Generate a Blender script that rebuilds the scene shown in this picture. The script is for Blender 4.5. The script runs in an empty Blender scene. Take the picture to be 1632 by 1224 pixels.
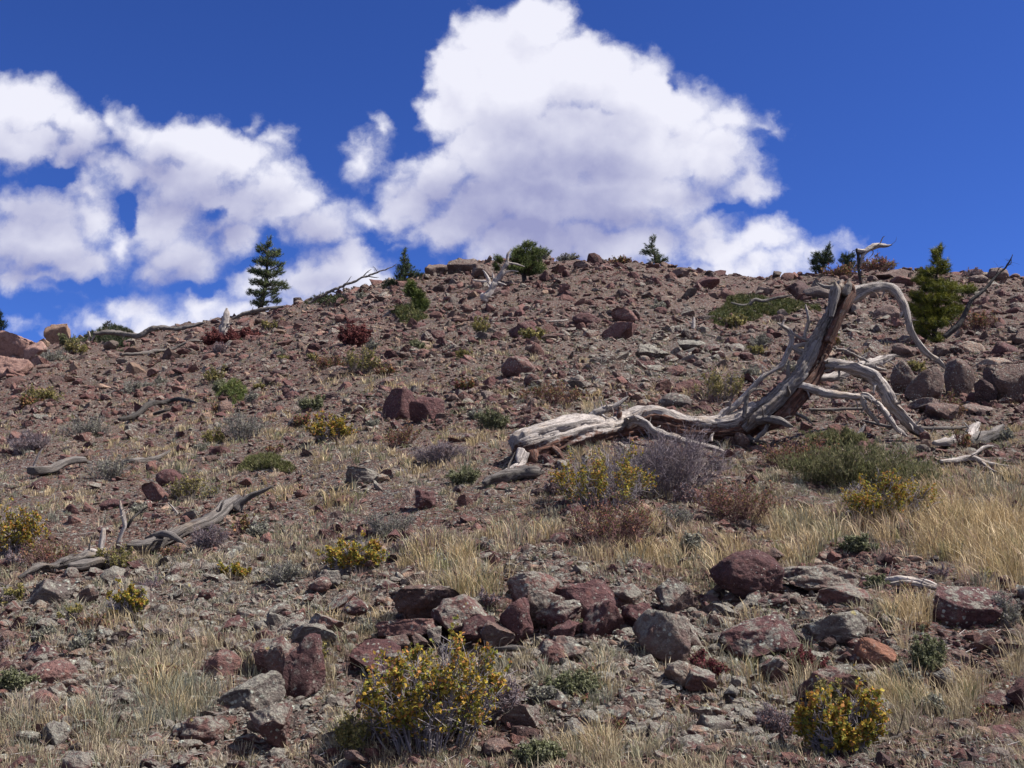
import bpy, math
import numpy as np
from mathutils import Vector, Matrix, Euler

# ------------------------------------------------------------------ camera
F = 1601.0                      # focal length in photograph pixels (1632 x 1224)
PITCH = math.radians(8.0)
CZ = 1.6
CP, SP = math.cos(PITCH), math.sin(PITCH)
scene = bpy.context.scene
cam_d = bpy.data.cameras.new("camera")
cam_d.sensor_width = 36.0
cam_d.lens = F / 1632.0 * 36.0
cam_d.clip_start = 0.05
cam_d.clip_end = 5000
cam = bpy.data.objects.new("camera", cam_d)
cam.location = (0, 0, CZ)
cam.rotation_euler = (math.radians(90) + PITCH, 0, 0)
scene.collection.objects.link(cam)
scene.camera = cam

# ------------------------------------------------------------------ light
SUN_AZ = math.radians(92)       # clockwise from the view direction (+Y), to the right
SUN_EL = math.radians(54)
SUN = Vector((math.sin(SUN_AZ) * math.cos(SUN_EL), math.cos(SUN_AZ) * math.cos(SUN_EL), math.sin(SUN_EL)))
sun_d = bpy.data.lights.new("sun", 'SUN')
sun_d.energy = 4.6
sun_d.angle = math.radians(0.55)
sun_d.color = (1.0, 0.955, 0.905)
sun = bpy.data.objects.new("sun", sun_d)
sun.rotation_euler = SUN.to_track_quat('Z', 'Y').to_euler()
sun.location = (30, 10, 60)
scene.collection.objects.link(sun)
scene.view_settings.view_transform = 'Standard'
scene.view_settings.look = 'None'
scene.view_settings.exposure = 1.0
scene.view_settings.gamma = 1.0
SKY_STRENGTH = 0.08

world = bpy.data.worlds.new("World")
scene.world = world
world.use_nodes = True
WT = world.node_tree
WT.nodes.clear()


class NT:
    """small node helper"""
    def __init__(self, tree):
        self.t = tree
    def n(self, kind, **kw):
        nd = self.t.nodes.new(kind)
        for k, v in kw.items():
            setattr(nd, k, v)
        return nd
    def put(self, sock, v):
        if isinstance(v, bpy.types.NodeSocket):
            self.t.links.new(v, sock)
        elif v is not None:
            sock.default_value = v
    def m(self, op, a, b=None, c=None, clamp=False):
        nd = self.n('ShaderNodeMath', operation=op, use_clamp=clamp)
        for i, v in enumerate((a, b, c)):
            if v is not None:
                self.put(nd.inputs[i], v)
        return nd.outputs[0]
    def v(self, op, a, b=None, c=None):
        nd = self.n('ShaderNodeVectorMath', operation=op)
        for i, x in enumerate((a, b, c)):
            if x is not None:
                if op == 'SCALE' and i == 1:
                    self.put(nd.inputs['Scale'], x)
                else:
                    self.put(nd.inputs[i], x)
        return nd.outputs['Value'] if op in ('LENGTH', 'DOT_PRODUCT', 'DISTANCE') else nd.outputs[0]
    def noise(self, vec, scale, detail=4, rough=.55, dist=0.0, out='Fac', lac=2.0):
        nd = self.n('ShaderNodeTexNoise')
        self.put(nd.inputs['Vector'], vec)
        self.put(nd.inputs['Scale'], scale)
        nd.inputs['Detail'].default_value = detail
        nd.inputs['Roughness'].default_value = rough
        nd.inputs['Lacunarity'].default_value = lac
        nd.inputs['Distortion'].default_value = dist
        return nd.outputs[out]
    def vor(self, vec, scale, out='Distance', feature='F1', rand=1.0):
        nd = self.n('ShaderNodeTexVoronoi', feature=feature)
        self.put(nd.inputs['Vector'], vec)
        self.put(nd.inputs['Scale'], scale)
        nd.inputs['Randomness'].default_value = rand
        return nd.outputs[out]
    def ramp(self, fac, lo, hi, a=0.0, b=1.0, smooth=True):
        nd = self.n('ShaderNodeMapRange', interpolation_type='SMOOTHSTEP' if smooth else 'LINEAR')
        self.put(nd.inputs[0], fac)
        for i, x in zip((1, 2, 3, 4), (lo, hi, a, b)):
            self.put(nd.inputs[i], x)
        return nd.outputs[0]
    def mix(self, fac, a, b, blend='MIX'):
        nd = self.n('ShaderNodeMix', data_type='RGBA', blend_type=blend)
        self.put(nd.inputs[0], fac)
        self.put(nd.inputs[6], a if isinstance(a, bpy.types.NodeSocket) else (*a[:3], 1))
        self.put(nd.inputs[7], b if isinstance(b, bpy.types.NodeSocket) else (*b[:3], 1))
        return nd.outputs[2]


def px_dir(px, py):
    """(x/y, z/y) of the sight line through a photograph pixel"""
    a = (px - 816.0) / F
    b = (612.0 - py) / F
    dy = CP - b * SP
    return a / dy, (SP + b * CP) / dy


# cumulus clouds: lobes given as (x, y, rx, ry) of the photograph turned into directions
CLOUDS = [
 (850,50,78,70),(785,70,70,65),(893,35,34,45),(745,120,75,75),(800,140,120,100),(925,120,100,80),(1020,150,90,75),
 (1090,165,65,58),(1115,205,52,36),(720,190,50,50),(850,235,165,85),(1000,240,150,80),(1130,265,90,40),(1205,300,52,32),(1150,190,50,42),(1120,240,90,50),
 (1010,310,150,60),(840,320,160,70),(690,275,62,48),(650,325,50,45),(600,345,40,22),(740,355,110,45),(830,390,120,50),
 (950,385,200,45),(1110,352,60,30),(1140,385,110,40),(1225,385,62,42),(1290,405,50,28),(1345,392,26,14),(1200,425,160,30),
 (575,250,38,48),(620,295,44,30),(1205,200,45,20),(602,205,15,20),(620,270,40,26),(1228,208,32,17),(1175,195,30,10),
 (20,170,100,62),(90,200,38,36),(40,235,80,50),(105,245,40,34),(178,190,20,26),(150,225,28,22),
 (285,230,110,46),(215,215,50,42),(355,265,100,52),(425,300,68,38),(445,235,26,30),(395,205,22,18),(458,212,12,12),(300,290,90,50),(195,275,60,35),
 (60,385,100,55),(155,340,38,48),(25,330,50,30),(110,415,95,36),(240,360,42,62),(270,400,46,45),(325,415,44,36),(372,380,34,42),
 (465,310,60,44),(505,360,60,44),(350,325,75,45),(150,300,40,26),(75,345,90,40),(190,385,34,50),(265,345,55,60),(310,395,55,50),(560,405,50,40),(60,440,90,22),(250,425,50,30),(120,215,50,40),
 (500,345,55,34),(530,375,48,28),(425,330,60,28),
 (215,488,72,32),(150,510,52,24),(250,510,80,30),(330,480,52,30),(420,465,90,34),(380,500,120,30),(545,425,56,44),(590,440,55,34),(490,445,60,40),
 (100,525,28,14),(35,515,22,12),
]
CLOUD_GAPS = [(95,285,42,20),(75,262,18,12),(205,335,20,45),(333,338,28,22),(120,452,90,12),(395,425,24,16),(1170,330,62,10),
 (320,452,60,14),(1075,130,12,22),(610,380,60,12)]

def lobe_field(g, P, lobes, soft=1.0):
    out = None
    for (x, y, rx, ry) in lobes:
        cx, cz = px_dir(x, y)
        sx, sz = F / rx, F / ry
        q = g.v('MULTIPLY_ADD', P, (sx, sz, 0), (-cx * sx, -cz * sz, 0))
        f = g.m('SUBTRACT', 1.0, g.v('LENGTH', q))
        f = g.m('MULTIPLY', f, min(rx, ry) / 60.0) if soft else f
        if out is None:
            out = f
        else:
            out = g.m('SMOOTH_MAX', out, f, 0.22)
    return out

def make_cloud_group():
    grp = bpy.data.node_groups.new("cumulus_field", 'ShaderNodeTree')
    grp.interface.new_socket("P", in_out='INPUT', socket_type='NodeSocketVector')
    grp.interface.new_socket("F", in_out='OUTPUT', socket_type='NodeSocketFloat')
    g = NT(grp)
    gi = g.n('NodeGroupInput'); go = g.n('NodeGroupOutput')
    P = g.v('MULTIPLY', gi.outputs[0], (1, 1, 0))
    # two octaves of domain warp make the lobes ragged
    w1 = g.v('SUBTRACT', g.noise(P, 13, 3, .55, out='Color'), (.5, .5, .5))
    w2 = g.v('SUBTRACT', g.noise(P, 46, 5, .62, out='Color'), (.5, .5, .5))
    Pw = g.v('MULTIPLY', g.v('ADD', P, g.v('ADD', g.v('SCALE', w1, .060), g.v('SCALE', w2, .020))), (1, 1, 0))
    f = lobe_field(g, Pw, CLOUDS)
    gaps = lobe_field(g, Pw, CLOUD_GAPS)
    f = g.m('SUBTRACT', f, g.m('MULTIPLY', g.m('MAXIMUM', gaps, 0.0), 1.7))
    bil = g.m('SUBTRACT', g.noise(g.v('ADD', P, g.v('SCALE', w2, .02)), 26, 9, .60), .5)
    # billows: rounded bumps from inverted cell distance
    cel = g.m('SUBTRACT', .45, g.vor(g.v('ADD', P, g.v('SCALE', w2, .025)), 34))
    f = g.m('ADD', f, g.m('ADD', g.m('MULTIPLY', bil, .95), g.m('MULTIPLY', cel, .22)))
    g.put(go.inputs[0], f)
    return grp

def build_world():
    g = NT(WT)
    out = g.n('ShaderNodeOutputWorld'); bg = g.n('ShaderNodeBackground')
    sky = g.n('ShaderNodeTexSky', sky_type='NISHITA')
    sky.sun_disc = False
    sky.sun_elevation = SUN_EL
    sky.sun_rotation = SUN_AZ
    sky.altitude = 2600
    sky.air_density = 1.0
    sky.dust_density = 0.15
    sky.ozone_density = 2.2
    tc = g.n('ShaderNodeTexCoord')
    D = tc.outputs['Generated']
    sep = g.n('ShaderNodeSeparateXYZ'); g.put(sep.inputs[0], D)
    X, Y, Z = sep.outputs
    Ys = g.m('MAXIMUM', Y, 0.08)
    comb = g.n('ShaderNodeCombineXYZ')
    g.put(comb.inputs[0], g.m('DIVIDE', X, Ys)); g.put(comb.inputs[1], g.m('DIVIDE', Z, Ys))
    P = comb.outputs[0]
    grp = make_cloud_group()
    def ev(vec):
        nd = g.n('ShaderNodeGroup'); nd.node_tree = grp
        g.put(nd.inputs[0], vec)
        return nd.outputs[0]
    f0 = ev(P)
    f1 = ev(g.v('ADD', P, (.010, .030, 0)))
    front = g.ramp(Y, .1, .35)
    alpha = g.m('MULTIPLY', g.ramp(f0, -.18, g.m('ADD', .02, g.m('MULTIPLY', g.noise(P, 7, 4), .85))), front)
    lit = g.m('SUBTRACT', f0, f1)
    thick = g.ramp(f0, .15, 1.3)
    rim = g.ramp(lit, -.7, .6, -.5, .5, smooth=False)
    wq = g.v('ADD', P, g.v('SCALE', g.v('SUBTRACT', g.noise(P, 8, 4, .55, out='Color'), (.5, .5, .5)), .11))
    bases = lobe_field(g, wq, [(850,350,210,95),(760,300,130,60),(900,245,150,45),(800,400,150,50),(1000,345,140,45),(60,335,80,60),(60,425,120,40),(300,425,100,55),(350,350,60,60),
                               (300,310,150,50),(100,255,90,40),(500,375,80,40),(500,440,60,30),(1120,300,90,25)])
    base = g.ramp(bases, -1.0, .95)
    soft = g.m('SUBTRACT', g.noise(P, 14, 6, .55), .5)
    b = g.m('SUBTRACT', 1.02, g.m('MULTIPLY', base, .86))  # grey bases and bright rims: cloud light and shade painted into colour
    b = g.m('SUBTRACT', b, g.m('MULTIPLY', thick, .10))
    b = g.m('ADD', b, g.m('MULTIPLY', rim, .42))
    b = g.m('ADD', b, g.m('MULTIPLY', soft, .55), clamp=True)
    white = g.mix(b, (0.33, 0.345, 0.58), (0.90, 0.90, 1.0))
    k = g.n('ShaderNodeVectorMath', operation='SCALE'); g.put(k.inputs[0], white); k.inputs['Scale'].default_value = 1 / SKY_STRENGTH / 2 ** scene.view_settings.exposure
    skyc = g.mix(1.0, sky.outputs[0], SKY_TINT, 'MULTIPLY')
    col = g.mix(g.m('MULTIPLY', alpha, .97), skyc, k.outputs[0])
    # unseen bright clouds added behind the camera as fill light for shaded sides
    bk = g.m('MULTIPLY', g.ramp(g.noise(D, 2.6, 5, .55), .44, .62), g.ramp(Y, .02, -.25))
    bk = g.m('MULTIPLY', bk, g.ramp(Z, -.02, .12))
    k2 = g.n('ShaderNodeVectorMath', operation='SCALE'); k2.inputs[0].default_value = (.80, .79, .86); k2.inputs['Scale'].default_value = 1.15 / SKY_STRENGTH / 2 ** scene.view_settings.exposure
    col = g.mix(bk, col, k2.outputs[0])
    g.put(bg.inputs[0], col)
    bg.inputs[1].default_value = SKY_STRENGTH
    g.put(out.inputs[0], bg.outputs[0])
SKY_TINT = (0.232, 0.375, 0.81)
build_world()
world.cycles.sampling_method = 'MANUAL'
world.cycles.sample_map_resolution = 512
scene.cycles.max_bounces = 6
scene.cycles.diffuse_bounces = 3
scene.cycles.transparent_max_bounces = 4

# ------------------------------------------------------------------ numpy noise
_rng = np.random.RandomState(7)
_perm = _rng.permutation(256); _perm = np.concatenate([_perm, _perm, _perm])
_grad = _rng.normal(size=(256, 3)); _grad /= np.linalg.norm(_grad, axis=1)[:, None]

def pnoise(p):
    p = np.asarray(p, dtype=np.float64)
    i = np.floor(p).astype(np.int64); f = p - i
    u = f * f * f * (f * (f * 6 - 15) + 10)
    r = 0
    for dx in (0, 1):
        wx = u[:, 0] if dx else 1 - u[:, 0]
        for dy in (0, 1):
            wy = u[:, 1] if dy else 1 - u[:, 1]
            for dz in (0, 1):
                wz = u[:, 2] if dz else 1 - u[:, 2]
                h = _perm[_perm[_perm[(i[:, 0] + dx) & 255] + ((i[:, 1] + dy) & 255)] + ((i[:, 2] + dz) & 255)]
                g = _grad[h]
                r = r + wx * wy * wz * (g[:, 0] * (f[:, 0] - dx) + g[:, 1] * (f[:, 1] - dy) + g[:, 2] * (f[:, 2] - dz))
    return r * 1.6

def fbm(p, octv=4, gain=.5):
    p = np.asarray(p, float); a = 1.0; s = 0
    for k in range(octv):
        s = s + a * pnoise(p * (2.03 ** k) + 17.3 * k); a *= gain
    return s

def n2(x, y, sc, octv=3, z=0.0):
    x = np.asarray(x, float); y = np.asarray(y, float)
    sh = x.shape
    p = np.stack([x.ravel() / sc, y.ravel() / sc, np.full(x.size, z)], 1)
    return fbm(p, octv).reshape(sh)

def sstep(a, b, x):
    t = np.clip((np.asarray(x, float) - a) / (b - a), 0, 1)
    return t * t * (3 - 2 * t)

# ------------------------------------------------------------------ terrain
def uv_of(px, py):
    a = (np.asarray(px, float) - 816.0) / F
    b = (612.0 - np.asarray(py, float)) / F
    dy = CP - b * SP
    return a / dy, (SP + b * CP) / dy

RIDGE = [(-900,640),(-400,596),(0,566),(70,550),(150,545),(250,532),(340,512),(440,493),(500,480),(560,464),(620,452),(690,438),
         (740,427),(800,424),(870,412),(950,414),(1050,424),(1150,436),(1250,442),(1350,437),(1450,433),(1632,440),(2000,452),(2600,480)]
_RU, _RE = uv_of([r[0] for r in RIDGE], [r[1] for r in RIDGE])
EB = float(uv_of(816, 1224)[1])
_T = np.array([0, .20, .345, .446, .616, .72, .85, .937, 1.0])
_Y = np.array([4.5, 5.85, 7.05, 8.4, 12.2, 16.8, 27.5, 42, 60.])
_pc = np.polyfit(_T, np.log(_Y), 4)
_tt = np.linspace(0, 1, 2001)
_ly = np.polyval(_pc, _tt)
_ly = _ly - _ly[0] + math.log(4.5)
Y_RIDGE = float(np.exp(_ly[-1]))
def t_of_y(y): return np.interp(np.log(np.maximum(y, 4.5)), _ly, _tt)
def y_of_t(t): return np.exp(np.interp(t, _tt, _ly))

def smooth_h(x, y):
    x = np.asarray(x, float); y = np.asarray(y, float)
    yc = np.clip(y, 4.5, Y_RIDGE)
    u = np.clip(x / yc, -1.6, 1.6)
    er = np.interp(u, _RU, _RE)
    e = EB + t_of_y(yc) * (er - EB)
    h = CZ + e * yc
    h = h + np.minimum(y - 4.5, 0) * .13
    b = np.maximum(y - Y_RIDGE, 0)
    return h - .42 * b * b / (b + 10)

def bump(x, y):
    x = np.asarray(x, float); y = np.asarray(y, float)
    far = sstep(8, 45, y)
    near = 1 - sstep(12, 30, y)
    b = n2(x, y, .13, 2, 3.) * .011 * near + n2(x, y, 1.7, 3) * .10 * (1 + far) + n2(x, y, .42, 3, 5.) * .030 + n2(x, y * .6, 9.0, 2, 9.) * .42 * far + n2(x, y, .9, 3, 13.) * .13 * far
    return b

def ground_z(x, y): return smooth_h(x, y) + bump(x, y)

def at(px, py):
    """ground point that shows at a photograph pixel (vectorised)"""
    u, e = uv_of(px, py)
    er = np.interp(u, _RU, _RE)
    t = (e - EB) / (er - EB)
    y = y_of_t(np.clip(t, 0, 1))
    y = np.where(t < 0, 1.615 / np.maximum(.13 - e, .05), y)
    x = u * y
    return x, y, ground_z(x, y)

def pt(px, py, y):
    u, e = uv_of(px, py)
    return Vector((float(u) * y, y, CZ + float(e) * y))

def proj(x, y, z):
    """world -> photograph pixel"""
    dz = z - CZ
    d = y * CP + dz * SP
    return 816 + F * x / d, 612 - F * (-y * SP + dz * CP) / d

# ------------------------------------------------------------------ mesh building
def link(o, parent=None):
    scene.collection.objects.link(o)
    if parent is not None:
        o.parent = parent
    return o

def mesh_from(name, V, faces, mat=None, col=None, uv=None, smooth=True, mats=None, fmat=None):
    """V (n,3); faces: list of int arrays (m,3) or (m,4)"""
    V = np.asarray(V, np.float32)
    me = bpy.data.meshes.new(name)
    faces = [np.asarray(f, np.int32) for f in faces if len(f)]
    loops = np.concatenate([f.ravel() for f in faces])
    cnt = np.concatenate([np.full(len(f), f.shape[1], np.int32) for f in faces])
    st = np.concatenate([[0], np.cumsum(cnt)[:-1]]).astype(np.int32)
    me.vertices.add(len(V)); me.vertices.foreach_set('co', V.ravel())
    me.loops.add(len(loops)); me.loops.foreach_set('vertex_index', loops)
    me.polygons.add(len(cnt)); me.polygons.foreach_set('loop_start', st); me.polygons.foreach_set('loop_total', cnt)
    me.update(calc_edges=True)
    me.polygons.foreach_set('use_smooth', np.full(len(cnt), bool(smooth)))
    if col is not None:
        c = np.asarray(col, np.float32)
        if c.shape[1] == 3:
            c = np.concatenate([c, np.ones((len(c), 1), np.float32)], 1)
        a = me.color_attributes.new('tint', 'FLOAT_COLOR', 'POINT'); a.data.foreach_set('color', c.ravel())
    if uv is not None:
        l = me.uv_layers.new(name='grain'); l.data.foreach_set('uv', np.asarray(uv, np.float32)[loops].ravel())
    if mat: me.materials.append(mat)
    return me

def obj(name, me, parent=None):
    return link(bpy.data.objects.new(name, me), parent)

def tag(o, label=None, cat=None, group=None, kind=None):
    if label: o['label'] = label
    if cat: o['category'] = cat
    if group: o['group'] = group
    if kind: o['kind'] = kind
    return o

def thing(name, loc, label, cat, group=None):
    o = bpy.data.objects.new(name, None); o.location = loc; o.empty_display_size = .2
    link(o); return tag(o, label, cat, group)

class MB:
    def __init__(s): s.V = []; s.F3 = []; s.F4 = []; s.C = []; s.U = []; s.n = 0
    def add(s, V, F3=None, F4=None, C=None, U=None):
        V = np.asarray(V, float)
        s.V.append(V)
        if F3 is not None and len(F3): s.F3.append(np.asarray(F3) + s.n)
        if F4 is not None and len(F4): s.F4.append(np.asarray(F4) + s.n)
        if C is None: C = np.ones((len(V), 4))
        C = np.asarray(C, float)
        if C.ndim == 1: C = np.tile(C, (len(V), 1))
        if C.shape[1] == 3: C = np.concatenate([C, np.ones((len(C), 1))], 1)
        s.C.append(C); s.U.append(U if U is not None else np.zeros((len(V), 2)))
        s.n += len(V)
    def build(s, name, mat, parent=None, origin=None, smooth=True, use_uv=False):
        V = np.concatenate(s.V)
        if origin is not None: V = V - np.asarray(origin)
        me = mesh_from(name, V, [np.concatenate(s.F3) if s.F3 else [], np.concatenate(s.F4) if s.F4 else []], mat,
                       np.concatenate(s.C), np.concatenate(s.U) if use_uv else None, smooth)
        return obj(name, me, parent)

def unit(v):
    v = np.asarray(v, float)
    return v / np.maximum(np.linalg.norm(v, axis=-1, keepdims=True), 1e-9)

def sticks(mb, A, B, ra, rb, col, k=4):
    """many straight tapering twigs at once"""
    A = np.asarray(A, float); B = np.asarray(B, float); n = len(A)
    if n == 0: return
    ra = np.broadcast_to(ra, (n,)); rb = np.broadcast_to(rb, (n,))
    d = unit(B - A)
    ref = np.where(np.abs(d[:, 2:3]) > .9, [[1., 0, 0]], [[0, 0, 1.]])
    s = unit(np.cross(d, ref)); t = np.cross(d, s)
    V = np.zeros((n, 2, k, 3))
    for j in range(k):
        a = 2 * math.pi * j / k
        o = math.cos(a) * s + math.sin(a) * t
        V[:, 0, j] = A + o * ra[:, None]; V[:, 1, j] = B + o * rb[:, None]
    base = (np.arange(n) * 2 * k)[:, None]
    F = []
    for j in range(k):
        F.append(np.concatenate([base + j, base + (j + 1) % k, base + k + (j + 1) % k, base + k + j], 1))
    col = np.asarray(col, float)
    C = np.repeat(col, 2 * k, 0) if col.ndim == 2 else col
    mb.add(V.reshape(-1, 3), F4=np.concatenate(F), C=C)

def leaves(mb, P, N, S, col, asp=.75, rng=None):
    """folded rhomb leaves: centre P, direction N, size S"""
    n = len(P)
    if n == 0: return
    d = unit(N); r = unit(rng.normal(size=(n, 3)))
    s = unit(np.cross(d, r)); up = np.cross(s, d)
    S = np.broadcast_to(S, (n,))[:, None]
    V = np.stack([P - d * S * .5, P + s * S * .5 * asp + up * S * .12, P + d * S * .5, P - s * S * .5 * asp + up * S * .12], 1)
    b = (np.arange(n) * 4)[:, None]
    F3 = np.concatenate([np.concatenate([b, b + 1, b + 2], 1), np.concatenate([b, b + 2, b + 3], 1)])
    mb.add(V.reshape(-1, 3), F3=F3, C=np.repeat(col, 4, 0))

def needles(mb, P, D, L, W, col, rng):
    """thin triangles from P along D"""
    n = len(P)
    if n == 0: return
    d = unit(D); s = unit(np.cross(d, rng.normal(size=(n, 3))))
    L = np.broadcast_to(L, (n,))[:, None]; W = np.broadcast_to(W, (n,))[:, None]
    V = np.stack([P - s * W * .5, P + s * W * .5, P + d * L + s * W * .12], 1)
    b = (np.arange(n) * 3)[:, None]
    mb.add(V.reshape(-1, 3), F3=np.concatenate([b, b + 1, b + 2], 1), C=np.repeat(col, 3, 0))

def catmull(P, R, step):
    P = np.asarray(P, float); R = np.asarray(R, float)
    if len(P) == 2:
        n = max(2, int(np.linalg.norm(P[1] - P[0]) / step) + 1)
        t = np.linspace(0, 1, n)
        return P[0] + (P[1] - P[0]) * t[:, None], R[0] + (R[1] - R[0]) * t
    Q = np.concatenate([[2 * P[0] - P[1]], P, [2 * P[-1] - P[-2]]])
    r = np.concatenate([[R[0]], R, [R[-1]]])
    oP, oR = [], []
    for i in range(1, len(Q) - 2):
        n = max(2, int(np.linalg.norm(Q[i + 1] - Q[i]) / step) + 1)
        t = np.linspace(0, 1, n, endpoint=(i == len(Q) - 3))[:, None]
        a, b, c, d = Q[i - 1], Q[i], Q[i + 1], Q[i + 2]
        oP.append(.5 * ((2 * b) + (-a + c) * t + (2 * a - 5 * b + 4 * c - d) * t ** 2 + (-a + 3 * b - 3 * c + d) * t ** 3))
        tt = t[:, 0]; tt = tt * tt * (3 - 2 * tt)
        oR.append(r[i] + (r[i + 1] - r[i]) * tt)
    return np.concatenate(oP), np.concatenate(oR)

def tube(mb, P, R, nseg=12, step=.04, rough=.12, seed=0, red=0.0, wob=.0, twist=1.2, red_dir=None, flat=None, broken=True):
    """gnarled weathered wood: grain ridges run along it, colour alpha carries how much red inner wood shows"""
    P, R = catmull(P, R, step)
    n = len(P)
    if wob:
        W = np.stack([fbm(np.stack([np.arange(n) * step / .35 + seed * 7.1, np.full(n, k * 3.3), np.zeros(n)], 1), 3) for k in range(3)], 1)
        P = P + W * wob
    T = unit(np.gradient(P, axis=0))
    ref = np.array([0, 0, 1.]) if abs(T[0, 2]) < .9 else np.array([1., 0, 0])
    N = np.zeros((n, 3)); N[0] = unit(np.cross(T[0], ref))
    for i in range(1, n):
        v = N[i - 1] - T[i] * np.dot(N[i - 1], T[i]); N[i] = v / max(np.linalg.norm(v), 1e-9)
    B = np.cross(T, N)
    L = np.concatenate([[0], np.cumsum(np.linalg.norm(np.diff(P, axis=0), axis=1))])
    a = np.linspace(0, 2 * math.pi, nseg, endpoint=False)
    A, LL = np.meshgrid(a, L)
    AA = A + LL * twist
    rm = max(R.max(), .004)
    q = np.stack([np.cos(AA).ravel() * 1.6 + seed * 3.7, np.sin(AA).ravel() * 1.6, LL.ravel() / (rm * 9)], 1)
    q2 = np.stack([np.cos(AA).ravel() * 4.5 + seed, np.sin(AA).ravel() * 4.5, LL.ravel() / (rm * 6)], 1)
    rad = 1 + rough * (1.3 * fbm(q, 2) + .75 * fbm(q2, 3)).reshape(A.shape)
    if nseg >= 20:     # deep weathering grooves along the grain
        q3 = np.stack([np.cos(AA).ravel() * 3.2 + seed * 1.7, np.sin(AA).ravel() * 2.6, LL.ravel() / (rm * 11)], 1)
        gr = 1 - np.abs(fbm(q3, 3)) * 2.4
        rad -= rough * 1.35 * (np.clip(gr, 0, 1) ** 3).reshape(A.shape)
        rad += rough * .5 * fbm(np.stack([X_ for X_ in (P[:, 0].repeat(nseg) / (rm * 2.2), P[:, 2].repeat(nseg) / (rm * 2.2), AA.ravel() * .8)], 1), 2).reshape(A.shape)
    if broken:   # splintered ends
        endf = np.clip((LL - (L[-1] - rm * 1.2)) / (rm * 1.2), 0, 1)
        rad *= 1 - .35 * endf * (0.5 + 0.5 * np.sin(AA * 5 + seed))
    rr = R[:, None] * rad
    X = P[:, None, :] + (np.cos(A) * rr)[..., None] * N[:, None, :] + (np.sin(A) * rr)[..., None] * B[:, None, :]
    V = X.reshape(-1, 3)
    i = np.arange(n - 1)[:, None] * nseg; j = np.arange(nseg)[None, :]; j2 = (j + 1) % nseg
    F4 = np.stack([i + j, i + j2, i + nseg + j2, i + nseg + j], -1).reshape(-1, 4)
    U = np.stack([(A * rm).ravel(), LL.ravel()], 1)
    redv = np.full(len(V), float(red))
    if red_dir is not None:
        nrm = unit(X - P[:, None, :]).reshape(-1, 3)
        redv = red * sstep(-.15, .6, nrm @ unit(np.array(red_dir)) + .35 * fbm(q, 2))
    C = np.stack([np.ones(len(V))] * 3 + [redv], 1)
    # caps
    c0 = P[0] - T[0] * R[0] * .25; c1 = P[-1] + T[-1] * R[-1] * .5
    V = np.concatenate([V, [c0, c1]]); k = len(V)
    U = np.concatenate([U, [[0, 0], [0, L[-1]]]]); C = np.concatenate([C, [C[0], C[-1]]])
    jj = np.arange(nseg)
    f0 = np.stack([np.full(nseg, k - 2), (jj + 1) % nseg, jj], 1)
    o = (n - 1) * nseg
    f1 = np.stack([np.full(nseg, k - 1), o + jj, o + (jj + 1) % nseg], 1)
    mb.add(V, F3=np.concatenate([f0, f1]), F4=F4, C=C, U=U)
    return P, R

# ------------------------------------------------------------------ materials
def new_mat(name):
    m = bpy.data.materials.new(name); m.use_nodes = True
    m.node_tree.nodes.clear()
    g = NT(m.node_tree)
    out = g.n('ShaderNodeOutputMaterial'); bs = g.n('ShaderNodeBsdfPrincipled')
    g.put(out.inputs[0], bs.outputs[0])
    bs.inputs['Roughness'].default_value = .9
    bs.inputs['Specular IOR Level'].default_value = .25
    return m, g, bs, out

def add_bump(g, bs, h, strength, dist):
    b = g.n('ShaderNodeBump'); b.inputs['Strength'].default_value = strength; b.inputs['Distance'].default_value = dist
    g.put(b.inputs['Height'], h); g.put(bs.inputs['Normal'], b.outputs[0])

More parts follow.
